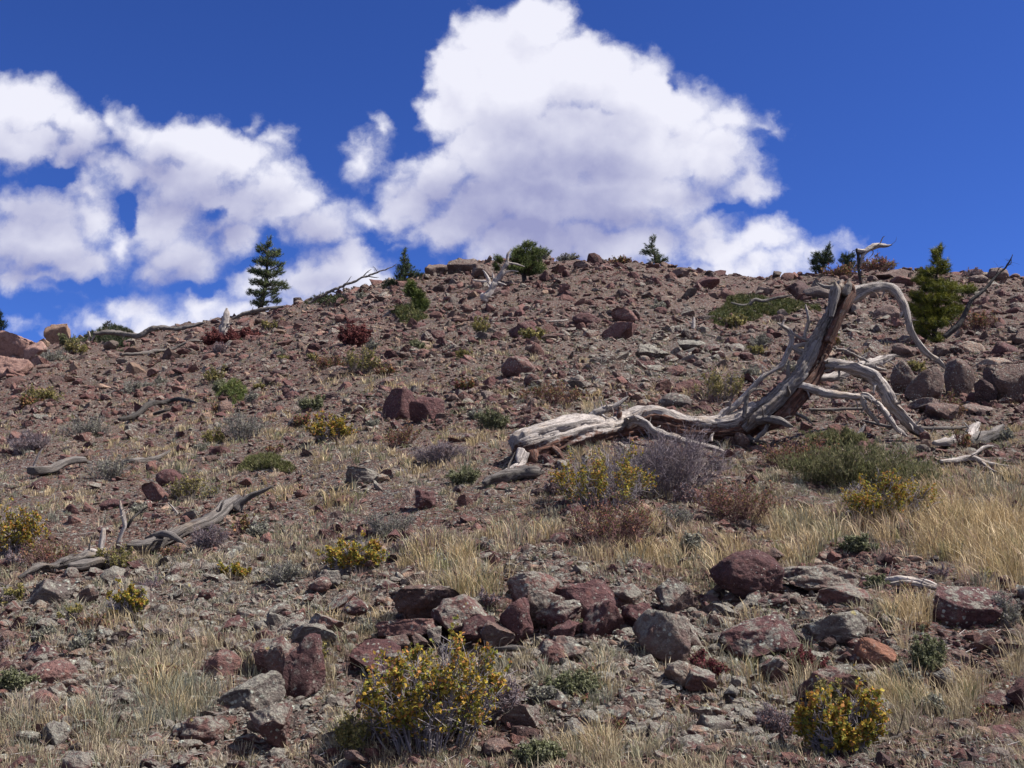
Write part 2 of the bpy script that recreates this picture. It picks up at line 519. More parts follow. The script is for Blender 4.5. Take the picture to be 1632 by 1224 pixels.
def rock_material(name, source, fine=1.0):
    m, g, bs, out = new_mat(name)
    geo = g.n('ShaderNodeNewGeometry'); P = geo.outputs['Position']
    if source == 'object':
        oi = g.n('ShaderNodeObjectInfo'); base = oi.outputs['Color']; lich = oi.outputs['Alpha']; rnd = oi.outputs['Random']
    else:
        at_ = g.n('ShaderNodeAttribute'); at_.attribute_name = 'tint'
        base = at_.outputs['Color']; lich = at_.outputs['Alpha']; rnd = geo.outputs['Random Per Island']
    n1 = g.noise(P, 5.5, 6, .62); n2_ = g.noise(P, 21, 6, .65); n3 = g.noise(P, 75, 5, .7)
    dark = g.mix(1.0, base, (.66, .62, .64), 'MULTIPLY')
    warm = g.mix(1.0, base, (1.55, 1.38, 1.22), 'MULTIPLY')
    c = g.mix(g.ramp(n1, .34, .62), dark, base)
    c = g.mix(g.ramp(n2_, .48, .72, 0, .85), c, warm)
    c = g.mix(g.ramp(n3, .55, .75, 0, .35), c, (.30, .22, .19))
    # lichen on upward faces
    sep = g.n('ShaderNodeSeparateXYZ'); g.put(sep.inputs[0], geo.outputs['Normal'])
    up = g.ramp(sep.outputs[2], -.35, .7)
    ln = g.noise(g.v('ADD', P, (7, 3, 1)), 13, 6, .68)
    lm = g.m('MULTIPLY', g.ramp(g.m('ADD', ln, g.m('MULTIPLY', lich, .26)), .60, .70), g.m('MULTIPLY', up, g.m('MINIMUM', g.m('MULTIPLY', lich, 1.8), .88)))
    lc = g.mix(g.ramp(n3, .4, .62), (.185, .160, .135), (.31, .30, .245))
    c = g.mix(lm, c, lc)
    # pale crustose specks and a few yellow ones
    sp = g.vor(g.v('ADD', P, g.v('SCALE', g.noise(P, 30, 2, out='Color'), .02)), 26)
    spm = g.m('MULTIPLY', g.ramp(sp, .30, .20), g.m('MULTIPLY', g.ramp(g.noise(P, 6, 3), .45, .58), g.m('MINIMUM', g.m('MULTIPLY', lich, 2.2), 1.0)))
    c = g.mix(g.m('MULTIPLY', spm, .75), c, (.50, .53, .44))
    c = g.mix(g.m('MULTIPLY', g.ramp(g.noise(g.v('ADD', P, (3, 9, 4)), 9, 4), .70, .74), .5), c, (.42, .34, .08))
    wsp = g.m('MULTIPLY', g.ramp(g.vor(g.v('ADD', P, (2, 7, 3)), 42), .16, .10), g.ramp(g.noise(g.v('ADD', P, (9, 1, 6)), 8, 4), .50, .62))
    c = g.mix(g.m('MULTIPLY', wsp, .8), c, (.58, .58, .50))
    g.put(bs.inputs['Base Color'], c)
    bs.inputs['Roughness'].default_value = .93
    h = g.m('ADD', g.m('MULTIPLY', n2_, 1.4), g.m('ADD', g.m('MULTIPLY', n3, .4), g.m('MULTIPLY', g.vor(P, 17), .35)))
    add_bump(g, bs, h, 1.0, .045 * fine)
    return m

M_ROCK = rock_material('volcanic_rock', 'object')
M_RUBBLE = rock_material('volcanic_rubble', 'attr')

def ground_material():
    m, g, bs, out = new_mat('stony_ground')
    geo = g.n('ShaderNodeNewGeometry'); P = geo.outputs['Position']
    a = g.n('ShaderNodeAttribute'); a.attribute_name = 'tint'
    base = a.outputs['Color']; straw = a.outputs['Alpha']
    n1 = g.noise(P, 2.2, 6, .65); n2_ = g.noise(P, 12, 7, .7); n3 = g.noise(P, 55, 6, .7)
    v = g.n('ShaderNodeTexVoronoi'); g.put(v.inputs['Vector'], g.v('ADD', P, g.v('SCALE', g.noise(P, 20, 3, out='Color'), .03))); v.inputs['Scale'].default_value = 32
    v2 = g.n('ShaderNodeTexVoronoi'); g.put(v2.inputs['Vector'], P); v2.inputs['Scale'].default_value = 75
    cellr = g.n('ShaderNodeSeparateColor'); g.put(cellr.inputs[0], v.outputs['Color'])
    c = g.mix(g.ramp(n1, .3, .7), g.mix(1, base, (.66, .60, .60), 'MULTIPLY'), g.mix(1, base, (1.2, 1.15, 1.1), 'MULTIPLY'))
    c = g.mix(g.ramp(cellr.outputs[0], .55, .75, 0, .7), c, (.20, .105, .085))
    c = g.mix(g.ramp(cellr.outputs[1], .68, .8, 0, .7), c, (.27, .27, .235))
    c = g.mix(g.ramp(cellr.outputs[2], .78, .88, 0, .6), c, (.045, .028, .027))
    c = g.mix(g.ramp(n3, .56, .70, 0, .4), c, (.30, .25, .20))
    c = g.mix(g.m('MULTIPLY', g.ramp(n2_, .42, .62), straw), c, (.20, .16, .115))
    c = g.mix(g.ramp(g.noise(g.v('ADD', P, (5, 1, 2)), 5, 6, .7), .60, .70, 0, .6), c, (.13, .125, .085))
    wsp = g.m('MULTIPLY', g.ramp(v2.outputs['Distance'], .22, .12), g.ramp(g.noise(g.v('ADD', P, (4, 4, 2)), 9, 5), .50, .60))
    c = g.mix(g.m('MULTIPLY', wsp, .7), c, (.52, .50, .43))
    g.put(bs.inputs['Base Color'], c)
    bs.inputs['Roughness'].default_value = 1.0
    h = g.m('ADD', g.m('MULTIPLY', v.outputs['Distance'], -1.0), g.m('ADD', g.m('MULTIPLY', n2_, 1.6), g.m('ADD', g.m('MULTIPLY', n3, .7), g.m('MULTIPLY', v2.outputs['Distance'], -.5))))
    add_bump(g, bs, h, 1.0, .045)
    return m
M_GROUND = ground_material()

def wood_material(name, tone=1.0, warm=0.0):
    m, g, bs, out = new_mat(name)
    uv = g.n('ShaderNodeUVMap'); uv.uv_map = 'grain'
    geo = g.n('ShaderNodeNewGeometry'); P = geo.outputs['Position']
    a = g.n('ShaderNodeAttribute'); a.attribute_name = 'tint'; red = a.outputs['Alpha']
    q = g.v('MULTIPLY', uv.outputs[0], (1.0, .09, 1.0))
    g1 = g.noise(q, 60, 6, .65, .6); g2 = g.noise(q, 170, 5, .7, .4); g3 = g.noise(q, 22, 4, .6, 1.2)
    big = g.noise(P, 3.5, 4, .6)
    s = (.43 * tone, .385 * tone, .35 * tone)
    light = (.64 * tone, .565 * tone, .49 * tone)
    c = g.mix(g.ramp(g3, .35, .65), (.23 * tone, .195 * tone, .175 * tone), s)
    c = g.mix(g.ramp(g1, .48, .68, 0, .8), c, light)
    c = g.mix(g.ramp(big, .52, .68, 0, .45 + warm), c, (.50 * tone, .38 * tone, .27 * tone))
    c = g.mix(g.ramp(g2, .36, .46, .85, 0), c, (.055, .045, .042))
    c = g.mix(g.ramp(g3, .32, .43, .9, 0), c, (.07, .052, .045))
    c = g.mix(g.ramp(g.noise(g.v('ADD', P, (2, 5, 8)), 6, 5, .7), .55, .68, 0, .55), c, (.15 * tone, .115 * tone, .095 * tone))
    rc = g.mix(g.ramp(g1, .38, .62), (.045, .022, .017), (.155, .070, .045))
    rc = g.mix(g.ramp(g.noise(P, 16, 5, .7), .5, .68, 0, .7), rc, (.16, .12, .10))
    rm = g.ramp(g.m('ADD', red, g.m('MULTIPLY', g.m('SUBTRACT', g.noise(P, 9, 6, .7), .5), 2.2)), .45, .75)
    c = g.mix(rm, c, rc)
    g.put(bs.inputs['Base Color'], c)
    bs.inputs['Roughness'].default_value = .8
    h = g.m('ADD', g.m('MULTIPLY', g1, 1.0), g.m('ADD', g.m('MULTIPLY', g2, .45), g.m('MULTIPLY', g3, 1.3)))
    add_bump(g, bs, h, 1.0, .02)
    return m
M_WOOD = wood_material('weathered_silver_wood', .92)
M_TRUNK = wood_material('weathered_trunk_wood', .58, .15)
M_WOOD_GREY = wood_material('weathered_grey_wood', .38, .1)
M_WOOD_DARK = wood_material('weathered_dark_wood', .13)
M_WOOD_PALE = wood_material('bleached_wood', 1.0, .1)

def plant_material(name, trans=.25, rough=.75, var=.25, spec=.2):
    m, g, bs, out = new_mat(name)
    a = g.n('ShaderNodeAttribute'); a.attribute_name = 'tint'
    geo = g.n('ShaderNodeNewGeometry')
    k = g.m('ADD', 1 - var, g.m('MULTIPLY', geo.outputs['Random Per Island'], 2 * var))
    c = g.v('SCALE', a.outputs['Color'], k)
    g.put(bs.inputs['Base Color'], c)
    bs.inputs['Roughness'].default_value = rough
    bs.inputs['Specular IOR Level'].default_value = spec
    if trans:
        tr = g.n('ShaderNodeBsdfTranslucent'); g.put(tr.inputs[0], c)
        mx = g.n('ShaderNodeMixShader'); mx.inputs[0].default_value = trans
        g.put(mx.inputs[1], bs.outputs[0]); g.put(mx.inputs[2], tr.outputs[0]); g.put(out.inputs[0], mx.outputs[0])
    return m
M_LEAF = plant_material('leaf', .32)
M_GRASS = plant_material('dry_grass_blade', .22, .7, .3)
M_NEEDLE = plant_material('conifer_needle', .12, .6, .3)
M_TWIG = plant_material('twig_bark', 0, .85, .25)

# ------------------------------------------------------------------ zones (how the slope is covered)
def ell(px, py, L):
    s = np.zeros(np.shape(px))
    for (x, y, rx, ry, w) in L:
        d = ((px - x) / rx) ** 2 + ((py - y) / ry) ** 2
        s = np.maximum(s, w * np.clip(1.4 - d, 0, 1))
    return s
TALL = [(1510,835,170,55,.85),(1290,850,90,40,.75),(1590,900,80,60,.8),(690,900,70,26,.5),(520,800,60,22,.6),(840,860,80,26,.4),(540,965,60,22,.4),
        (1440,1010,34,40,.5),(1500,1110,90,30,.45),(1160,905,30,40,.7),(1590,1050,50,40,.35),(1030,885,120,30,.5),(340,1090,50,24,.35),(730,940,70,20,.6),
        (240,1130,60,40,.3),(1580,770,70,30,.7),(1200,1010,60,30,.3),(1240,1080,90,30,.4),(965,1090,30,40,.35),(940,1180,60,30,.3),(100,1180,60,24,.25),(160,1010,90,16,.2)]
FARG = [(120,680,160,24,.4),(480,560,120,16,.3),(330,670,140,16,.45),(620,740,160,24,.4),(760,700,120,20,.4),(870,545,120,12,.5),(1150,600,90,14,.5),(700,560,90,10,.35),(60,800,90,30,.3),(200,590,160,30,.25),(420,640,160,40,.35),(250,720,200,50,.3),(700,600,200,40,.3),(1000,470,200,20,.2),(600,620,110,14,.9),(860,575,130,11,.9),(1260,520,110,13,.8),(780,640,160,22,.35),(960,650,150,25,.6),(1420,575,90,22,.5),(480,700,200,30,.3),
        (1160,565,120,12,.5),(1500,640,110,30,.6),(930,730,90,24,.5),(420,780,60,20,.5),(300,640,140,16,.3),(560,660,90,12,.5),(1540,690,90,20,.6),(720,520,60,10,.4)]
LICH = [(1040,560,150,50,.6),(900,620,130,30,.35),(1350,540,90,40,.5),(780,950,320,80,.6),(1100,1080,400,140,.8),(330,960,330,90,.85),(280,1120,330,110,.8),(640,760,180,40,.6),(1100,500,80,30,.3)]
BARE = [(1190,1080,110,40,.6)]

def zones(px, py, x, y):
    w = n2(x, y, 3.0, 3, 2.)
    pw = px + w * 60; qw = py + w * 16
    g = np.maximum(ell(pw, qw, TALL), ell(pw, qw, FARG))
    l = ell(pw, qw, LICH)
    return g, l

def ground_tint(px, py, x, y):
    g, l = zones(px, py, x, y)
    l = np.clip(l + n2(x, y, 2.2, 3, 4.) * .4, 0, 1)
    red = np.array([.112, .058, .047]); lichc = np.array([.135, .116, .102]); mid = np.array([.115, .074, .060])
    k = sstep(-.3, .3, n2(x, y, 4.0, 3, 6.))[..., None]
    c = red * (1 - k) + mid * k
    c = c * (1 - l[..., None] * .75) + lichc * l[..., None] * .75
    st = np.clip(g * .9 + .12 + .25 * n2(x, y, 1.5, 3, 8.), 0, 1)
    return np.concatenate([c, st[..., None]], -1)

# ------------------------------------------------------------------ ground sheet
def build_ground():
    ys = [-10.0]
    while ys[-1] < 420:
        y = ys[-1]
        ys.append(y + (.4 if y < 2 else max(.018, .0042 * y) if y < 75 else (y - 70) * .12 + .3))
    ys = np.array(ys)
    core = np.linspace(-.72, .72, 780)
    side = .72 + np.cumsum(np.geomspace(.003, .22, 40))
    us = np.concatenate([-side[::-1], core, side])
    U, Yg = np.meshgrid(us, ys)
    X = U * (np.maximum(Yg, 0) * .98 + 1.2 + np.maximum(-Yg, 0) * 0)
    Z = ground_z(X, Yg)
    px, py = proj(X, np.maximum(Yg, 2.0), Z)
    C = ground_tint(px, py, X, Yg)
    n, m = U.shape
    i = np.arange(n - 1)[:, None] * m; j = np.arange(m - 1)[None, :]
    Fq = np.stack([i + j, i + j + 1, i + m + j + 1, i + m + j], -1).reshape(-1, 4)
    V = np.stack([X, Yg, Z], -1).reshape(-1, 3)
    me = mesh_from('hillside', V, [Fq], M_GROUND, C.reshape(-1, 4))
    tag(obj('hillside', me), 'rocky reddish brown hillside rising to the ridge under blue sky', None, None, 'structure')
build_ground()
RUBBLE_N = 150000
GRASS_N = 34000
HERB_N = 44000
# ------------------------------------------------------------------ rocks
_ico = {}
def ico(sub):
    if sub in _ico: return _ico[sub]
    import bmesh
    bm = bmesh.new(); bmesh.ops.create_icosphere(bm, subdivisions=sub, radius=1.0)
    V = np.array([v.co[:] for v in bm.verts]); Fc = np.array([[v.index for v in f.verts] for f in bm.faces]); bm.free()
    _ico[sub] = (V, Fc); return _ico[sub]

def rock_shape(seed, sub=3, kind='block'):
    """kind: block (broken faces), round, flat, jagged"""
    r = np.random.RandomState(seed)
    V, Fc = ico(sub); V = V.copy()
    npl = {'boxy': 13, 'block': 15, 'round': 8, 'flat': 13, 'jagged': 20}[kind]
    lo, hi = {'boxy': (.58, .95), 'block': (.36, .74), 'round': (.72, .95), 'flat': (.45, .8), 'jagged': (.22, .72)}[kind]
    if kind == 'boxy':
        V = np.sign(V) * np.abs(V) ** .55; V = V @ np.array(Euler((r.uniform(-.15, .15), r.uniform(-.15, .15), r.uniform(-.4, .4))).to_matrix())
    V *= 1 + .18 * fbm(V * .9 + seed * 3.1, 2)[:, None]
    for k in range(npl):
        n = unit(r.normal(size=3)); d = r.uniform(lo, hi)
        ex = np.maximum(V @ n - d, 0)
        V -= ex[:, None] * n * (.97 if kind != 'round' else .8)
    if sub >= 2:
        q = V * 2.3 + seed * 5.7
        V += unit(V) * (.055 * fbm(q, 3))[:, None] * (1.7 if kind == 'jagged' else 1)
    if sub >= 3:
        rid = 1 - np.abs(fbm(V * 3.1 + seed * 1.3, 3))
        V -= unit(V) * (.10 * np.clip(rid - .82, 0, 1) / .18 * .5)[:, None]
        V += unit(V) * (.022 * fbm(V * 9 + seed, 2))[:, None]
    V -= (V.max(0) + V.min(0)) / 2
    V /= (V.max(0) - V.min(0))
    return V, Fc

RED = (.158, .085, .074); MAR = (.110, .055, .053); BRN = (.146, .099, .084); GRY = (.146, .119, .106); ORG = (.235, .115, .075); PNK = (.30, .185, .150); DRK = (.085, .055, .052)
TAN = (.27, .19, .145)

_protos = {}
def proto_mesh(kind, k, sub):
    key = (kind, k, sub)
    if key not in _protos:
        V, Fc = rock_shape(k * 13 + {'boxy': 5, 'block': 1, 'round': 2, 'flat': 3, 'jagged': 4}[kind] + 100 * sub, sub, kind)
        _protos[key] = mesh_from('rock', V, [Fc], M_ROCK, smooth=(sub > 3))
    return _protos[key]

ROCK_FOOT = []
def put_rock(px, py, w, h, kind='block', tint=RED, lich=.4, seed=0, label='', name='rock', roll=0., yaw=None, deep=.8, sub=None, group=None, me=None, sink=.0, cat='rock'):
    """px,py,w,h: the box the rock fills in the photograph"""
    r = np.random.RandomState(seed + 991)
    by = py + h * (.5 - .10)
    bx, y, z = (float(v) for v in at(px, by))
    y2 = y + .30 * w * y / F * deep
    c = pt(px, py, y2)
    if 880 < py < 1110 and px > 560 and w < 112: w *= 1.18; h *= 1.12
    W = w * y2 / F; Hh = h * y2 / F
    if me is None:
        if sub is None: sub = 5 if w > 60 else 4 if w > 30 else 3
        me = proto_mesh(kind, seed % 9, sub) if w < 48 else mesh_from('rock', rock_shape(seed, sub, kind)[0], [ico(sub)[1]], M_ROCK)
    o = obj(name, me)
    o.location = c - Vector((0, 0, (sink + .07) * Hh))
    o.rotation_euler = (0, math.radians(roll), 0)
    o.scale = (W, W * deep, Hh * 1.0)
    if yaw is None: yaw = r.uniform(-.35, .35)
    o.rotation_euler = Euler((r.uniform(-.12, .12), math.radians(roll), yaw))
    k = r.uniform(.85, 1.18)
    o.color = (tint[0] * k, tint[1] * k, tint[2] * k, lich)
    ROCK_FOOT.append((px, py + h * .3, w * .45, h * .4))
    tag(o, label, cat, group)
    return o

NAMED = [
 # px, py, w, h, kind, tint, lichen, seed, label
 (1190,930,112,80,'round',MAR,.10,501,'large rounded maroon boulder perched on the foreground rocks, biggest smooth one in the slope',6),
 (1545,978,118,76,'boxy',MAR,.5,502,'flat topped brown boulder with pale grey top at the end of the split log',4),
 (1395,1043,52,44,'boxy',ORG,.05,503,'bright orange brown broken slab between grass tufts below the split log',20),
 (682,955,90,66,'jagged',BRN,.30,504,'brown peaked boulder with dark undercut behind the big golden shrub',-18),
 (650,1000,90,30,'boxy',RED,.3,505,'low red brown rock under the peaked boulder above the golden shrub',-8),
 (742,978,92,62,'block',RED,.65,506,'grey brown lichen rock just right of the peaked boulder',10),
 (822,985,46,70,'jagged',MAR,.2,507,'narrow upright maroon rock in the middle of the foreground row',12),
 (850,935,70,50,'boxy',RED,.65,508,'grey lichen rock with maroon spot at the back of the foreground row',0),
 (935,958,86,66,'jagged',MAR,.2,509,'tall maroon fractured boulder in the middle foreground row',-10),
 (968,985,60,60,'block',MAR,.4,510,'maroon rock leaning on the right of the fractured boulder',25),
 (1000,950,40,40,'block',BRN,.65,511,'small grey rock between the fractured boulder and the perched boulder',0),
 (1060,1010,90,80,'block',BRN,.7,512,'blocky brown lichen boulder below left of the perched boulder',15),
 (1080,955,66,56,'block',BRN,.65,513,'grey lichened block immediately left of the perched boulder',28),
 (1205,1012,100,50,'boxy',MAR,.5,514,'maroon rock lying under the dark shade of the perched boulder',-16),
 (1300,925,110,50,'block',BRN,.65,515,'dark maroon rock with grey lichen right of the perched boulder',5),
 (1345,952,70,44,'block',RED,.65,516,'grey lichen covered rock before the split log',8),
 (1330,1000,80,50,'block',GRY,.9,517,'pale grey weathered rock above the orange slab',-5),
 (910,1040,60,46,'jagged',BRN,.5,518,'cracked brown rock with black hollows below the fractured boulder',25),
 (482,1062,74,112,'boxy',MAR,.35,519,'tall red brown split boulder left of the big golden shrub',-4),
 (440,1048,66,78,'block',RED,.65,520,'grey lichened boulder leaning on the tall split boulder',-15),
 (400,1105,100,64,'block',GRY,.9,521,'pale grey sloping boulder in front of the tall split boulder',-10),
 (430,1148,70,72,'block',RED,.65,522,'knobbly grey and maroon boulder at the bottom of the grey boulder pile',12),
 (322,1162,66,44,'round',RED,.6,523,'low rounded pink brown rock at the lower left foreground',0),
 (355,1060,70,54,'round',RED,.4,524,'smooth brown rock half hidden by straw grass in the lower left',0),
 (84,1080,84,60,'round',RED,.3,525,'smooth reddish boulder at the far lower left of the slope',-10),
 (72,1120,56,44,'round',RED,.25,526,'rounded maroon rock in front of the lower left reddish boulder',0),
 (500,1010,90,44,'block',GRY,.7,527,'long grey rock ledge behind the tall split boulder',-6),
 (600,1045,80,50,'block',MAR,.3,528,'shaded maroon rock directly behind the big golden shrub',0),
 (1138,1155,54,40,'block',GRY,.6,529,'rounded grey stone alone on the gravel at the bottom right of centre',0),
 (1540,1165,70,46,'jagged',BRN,.5,530,'pointed dark edged rock at the bottom right in front of grass',35),
 (1612,1180,70,46,'block',MAR,.3,531,'dark maroon rock at the bottom right corner',0),
 (1622,1110,44,60,'block',MAR,.2,532,'maroon rock cut by the right edge above the bottom corner',0),
 (1330,1090,90,50,'block',RED,.4,533,'flat red brown slab behind the bottom right golden shrub',0),
 (1090,1070,56,40,'flat',TAN,.6,534,'small tan pointed slab below the blocky lichen boulder',0),
 (830,1140,66,46,'block',BRN,.65,535,'maroon and grey rock right beside the big golden shrub',0),
 (790,1010,50,40,'block',BRN,.3,536,'dark hollowed rock above the right side of the big golden shrub',0),
 (636,643,56,58,'boxy',MAR,.1,540,'left one of the twin dark boulders on the middle slope',0),
 (678,653,60,52,'boxy',MAR,.1,541,'right one of the twin dark boulders on the middle slope',10),
 (612,623,26,20,'block',RED,.2,542,'small red brown rock touching the top left of the twin boulders',0),
 (826,585,56,40,'round',RED,.4,543,'domed brown boulder with yellow lichen on the middle slope',0),
 (272,762,46,34,'round',MAR,.1,544,'round maroon rock above the orange stained rock on the left',0),
 (248,785,40,44,'block',RED,.1,545,'red rock with rusty orange streak left of the long left log',-10),
 (182,805,44,26,'block',MAR,.1,546,'dark red broken rock above the upright white twig on the left',0),
 (22,556,74,54,'block',PNK,.05,550,'big pale pink boulder at the left end of the ridge',12),
 (18,590,70,50,'block',PNK,.1,551,'lower pink boulder of the left ridge outcrop',0),
 (-20,560,60,60,'block',PNK,.05,552,'pink boulder cut by the left edge of the ridge outcrop',0),
 (96,533,44,38,'boxy',(.235,.145,.10),.3,553,'orange topped round boulder on the left ridge beside the dead root',0),
 (66,580,40,30,'block',PNK,.2,554,'small pink block below the orange topped boulder',0),
 (1276,460,34,38,'jagged',DRK,.0,560,'dark pointed slab standing upright above the green mat',-40),
 (1305,470,60,26,'flat',GRY,.2,561,'smooth grey ground slab right of the dark pointed slab',0),
 (935,510,46,28,'round',MAR,.2,562,'dark brown boulder in the upper middle of the slope',0),
 (996,503,44,30,'block',RED,.3,563,'brown block right of the dark boulder in the upper middle',0),
 (985,528,60,36,'block',RED,.3,564,'wide cracked brown rock below the pair of upper middle boulders',0),
 (835,525,46,36,'jagged',MAR,.2,565,'jagged dark rock left of the upper middle boulders',15),
 (720,445,28,20,'jagged',DRK,.1,566,'small rock, tinted near black in place of shadow, left of the white snag on the ridge',0),  # shadow is put into the rock's own tint
 (700,430,50,34,'jagged',BRN,.3,567,'jagged brown rock forming the left corner of the ridge crest',-15),
 (738,424,50,32,'jagged',BRN,.4,568,'broken brown rock on the ridge crest left of the snag',0),
 (770,432,40,28,'jagged',BRN,.4,569,'pale brown rock on the crest just left of the snag',0),
 (790,466,30,20,'block',DRK,.1,570,'rock darkened by tint in place of shade, right at the foot of the snag',0),  # dark tint stands in for shade under the snag
 (600,495,26,22,'jagged',MAR,.2,571,'dark red rock below the dead leaning pole on the ridge',0),
 (930,424,34,18,'block',BRN,.3,572,'brown block on the ridge crest right of the bushy pine',0),
 (1128,450,40,26,'block',MAR,.2,573,'red rock below the crest between the two clumps of ridge pines',0),
 (1155,470,36,28,'jagged',RED,.2,574,'jagged red rock above the left end of the green mat',0),
 (1412,500,44,34,'round',BRN,.3,575,'dark brown boulder between the arching branch and the leaning trunk',0),
 (1085,437,30,18,'block',BRN,.2,576,'small brown crest rock right of the lone ridge pine',0),
 (1528,600,54,70,'boxy',BRN,.35,580,'tall brown boulder in the right hand outcrop under the pine',-8),
 (1606,612,70,84,'boxy',BRN,.3,581,'largest dark brown boulder of the right outcrop at the frame edge',6),
 (1600,560,44,42,'round',MAR,.2,582,'rounded maroon boulder on top of the right outcrop',0),
 (1545,556,60,30,'flat',TAN,.6,583,'flat pale topped slab on the right outcrop below the pine',14),
 (1585,582,60,30,'flat',TAN,.5,584,'tilted tan slab lying on the large dark boulder of the right outcrop',-8),
 (1473,612,60,70,'boxy',BRN,.4,585,'cracked brown boulder at the left of the right outcrop',10),
 (1440,600,40,62,'round',BRN,.5,586,'upright narrow brown rock behind the big curved branch',-5),
 (1480,648,70,36,'block',BRN,.4,587,'low brown rock at the foot of the right outcrop',0),
 (1560,652,56,22,'flat',BRN,.4,588,'flat brown stone lying before the right outcrop',0),
 (1628,540,40,40,'block',BRN,.3,589,'brown rock at the right edge above the outcrop',0),
 (1590,437,34,24,'round',BRN,.4,590,'round rock on the crest behind the tip of the dead branch',0),
 (1560,446,30,20,'round',BRN,.4,591,'grey brown rock on the crest left of the dead branch tip',0),
 (1422,438,60,22,'block',BRN,.3,592,'brown rock bulge on the crest right of the leaning trunk',0),
 (1440,449,40,20,'block',RED,.3,593,'red brown rock below the crest right of the leaning trunk',0),
 (1075,640,56,34,'round',GRY,.5,594,'smooth grey dome rock above the lying trunk',0),
 (585,760,70,36,'block',GRY,.9,595,'grey green lichened rock mound in the centre left slope',0),
 (680,795,40,34,'jagged',MAR,.2,596,'dark maroon rock left of the lying trunk root end',0),
 (1040,560,64,30,'jagged',GRY,1.,597,'pale green lichened outcrop above the middle of the lying trunk',0),
 (1100,548,44,26,'jagged',GRY,.9,598,'grey lichened rock right of the pale green outcrop',10),
 (200,1145,60,30,'flat',TAN,.8,599,'pale lichen spotted flat rock at the lower left',0),
 (60,560,44,44,'block',PNK,.1,600,'narrow pink block between the pale pink boulder and the orange topped boulder',10),
 (1570,625,40,50,'block',DRK,.1,602,'block with shade put into its dark tint, wedged between the two big outcrop boulders',0),  # dark tint paints the shade of the gap
 (1505,560,50,34,'jagged',BRN,.3,603,'jagged dark brown rock under the bright green pine',0),
 (1440,560,44,30,'jagged',BRN,.3,604,'jagged brown rock left of the trunk of the bright green pine',0),
 (1500,655,50,34,'block',BRN,.3,605,'small brown block between the curved branch and the right outcrop',12),
 (760,1000,50,44,'jagged',MAR,.2,606,'dark maroon rock below the grey brown lichen rock beside the golden shrub',0),
 (870,970,56,60,'block',BRN,.5,608,'brown lichen rock between the narrow maroon rock and the fractured boulder',0),
 (1020,985,46,50,'jagged',MAR,.3,609,'maroon rock above the blocky brown lichen boulder',0),
 (900,1005,44,36,'jagged',MAR,.2,610,'small jagged maroon rock at the foot of the fractured boulder',0),
 (180,930,0,0,'',RED,0,0,'',0),
]
for (px, py, w, h, kind, tint, li, seed, label, roll) in NAMED:
    if w:
        o = put_rock(px, py, w, h, kind, tint, li, seed, label, 'boulder' if w > 55 else 'rock', roll, cat='boulder' if w > 55 else 'rock', sink=-.24 if seed == 501 else -.14 if seed == 502 else 0)

LAND = [(425,440,'the tall left ridge pine'),(645,440,'the dark ridge spruce'),(655,480,'the leaning small pine'),(838,415,'the bushy ridge pine'),(1043,405,'the lone ridge pine'),
 (790,445,'the white snag'),(560,455,'the dead leaning pole'),(563,541,'the dark red bush'),(655,650,'the twin dark boulders'),(826,585,'the domed brown boulder'),
 (965,508,'the upper middle boulders'),(1205,497,'the green mat'),(1340,480,'the leaning dead trunk'),(1490,480,'the bright green pine'),(1560,600,'the right outcrop'),
 (900,690,'the lying trunk end'),(1060,675,'the lying trunk'),(1230,650,'the trunk base'),(1440,660,'the curved dead branch'),(1550,715,'the small dead wood pile'),
 (1400,735,'the green broom bush'),(1060,740,'the grey twiggy bush'),(960,760,'the yellow leaved bush by the trunk'),(1190,925,'the perched maroon boulder'),(1545,985,'the flat topped boulder'),
 (1430,935,'the split pale log'),(1395,1043,'the orange slab'),(1340,1150,'the bottom right golden shrub'),(690,1100,'the big golden shrub'),(680,955,'the peaked boulder'),(935,965,'the fractured boulder'),
 (480,1065,'the tall split boulder'),(84,1090,'the lower left reddish boulder'),(195,980,'the small golden shrub on the left'),(565,890,'the small golden shrub in the centre'),
 (320,830,'the long left log'),(120,900,'the splintered log base'),(20,850,'the golden bush at the left edge'),(95,755,'the short log with white branches'),(250,655,'the dark curved log'),
 (272,762,'the round maroon rock'),(220,525,'the dead root on the ridge'),(358,515,'the pale stump'),(40,560,'the pink outcrop'),(575,585,'the yellow bush on the middle slope'),
 (520,690,'the golden bush on the middle slope'),(385,685,'the grey green bush'),(585,760,'the lichened mound'),(265,555,'the thin fallen pole'),(1050,555,'the pale green outcrop'),(830,770,'the trunk root'),
 (140,690,'the grey sage bushes'),(1590,850,'the tall straw grass at the right edge'),(1290,850,'the tall straw grass patch'),(1090,1180,'the bare gravel')]
def where(px, py):
    d = [((px - a) ** 2 + ((py - b) * 1.6) ** 2, a, b, n) for a, b, n in LAND]
    d.sort(); _, a, b, n = d[0]
    dx, dy = px - a, (py - b) * 1.6
    if abs(dx) > abs(dy): s = 'left of ' if dx < 0 else 'right of '
    else: s = 'above ' if dy < 0 else 'below '
    far = 'just ' if math.hypot(dx, dy) < 70 else 'well ' if math.hypot(dx, dy) > 150 else ''
    return far + s + n

def in_foot(px, py, L, k=1.0):
    return any(((px - a) / (b2 * k)) ** 2 + ((py - c) / (d * k)) ** 2 < 1 for a, c, b2, d in L)

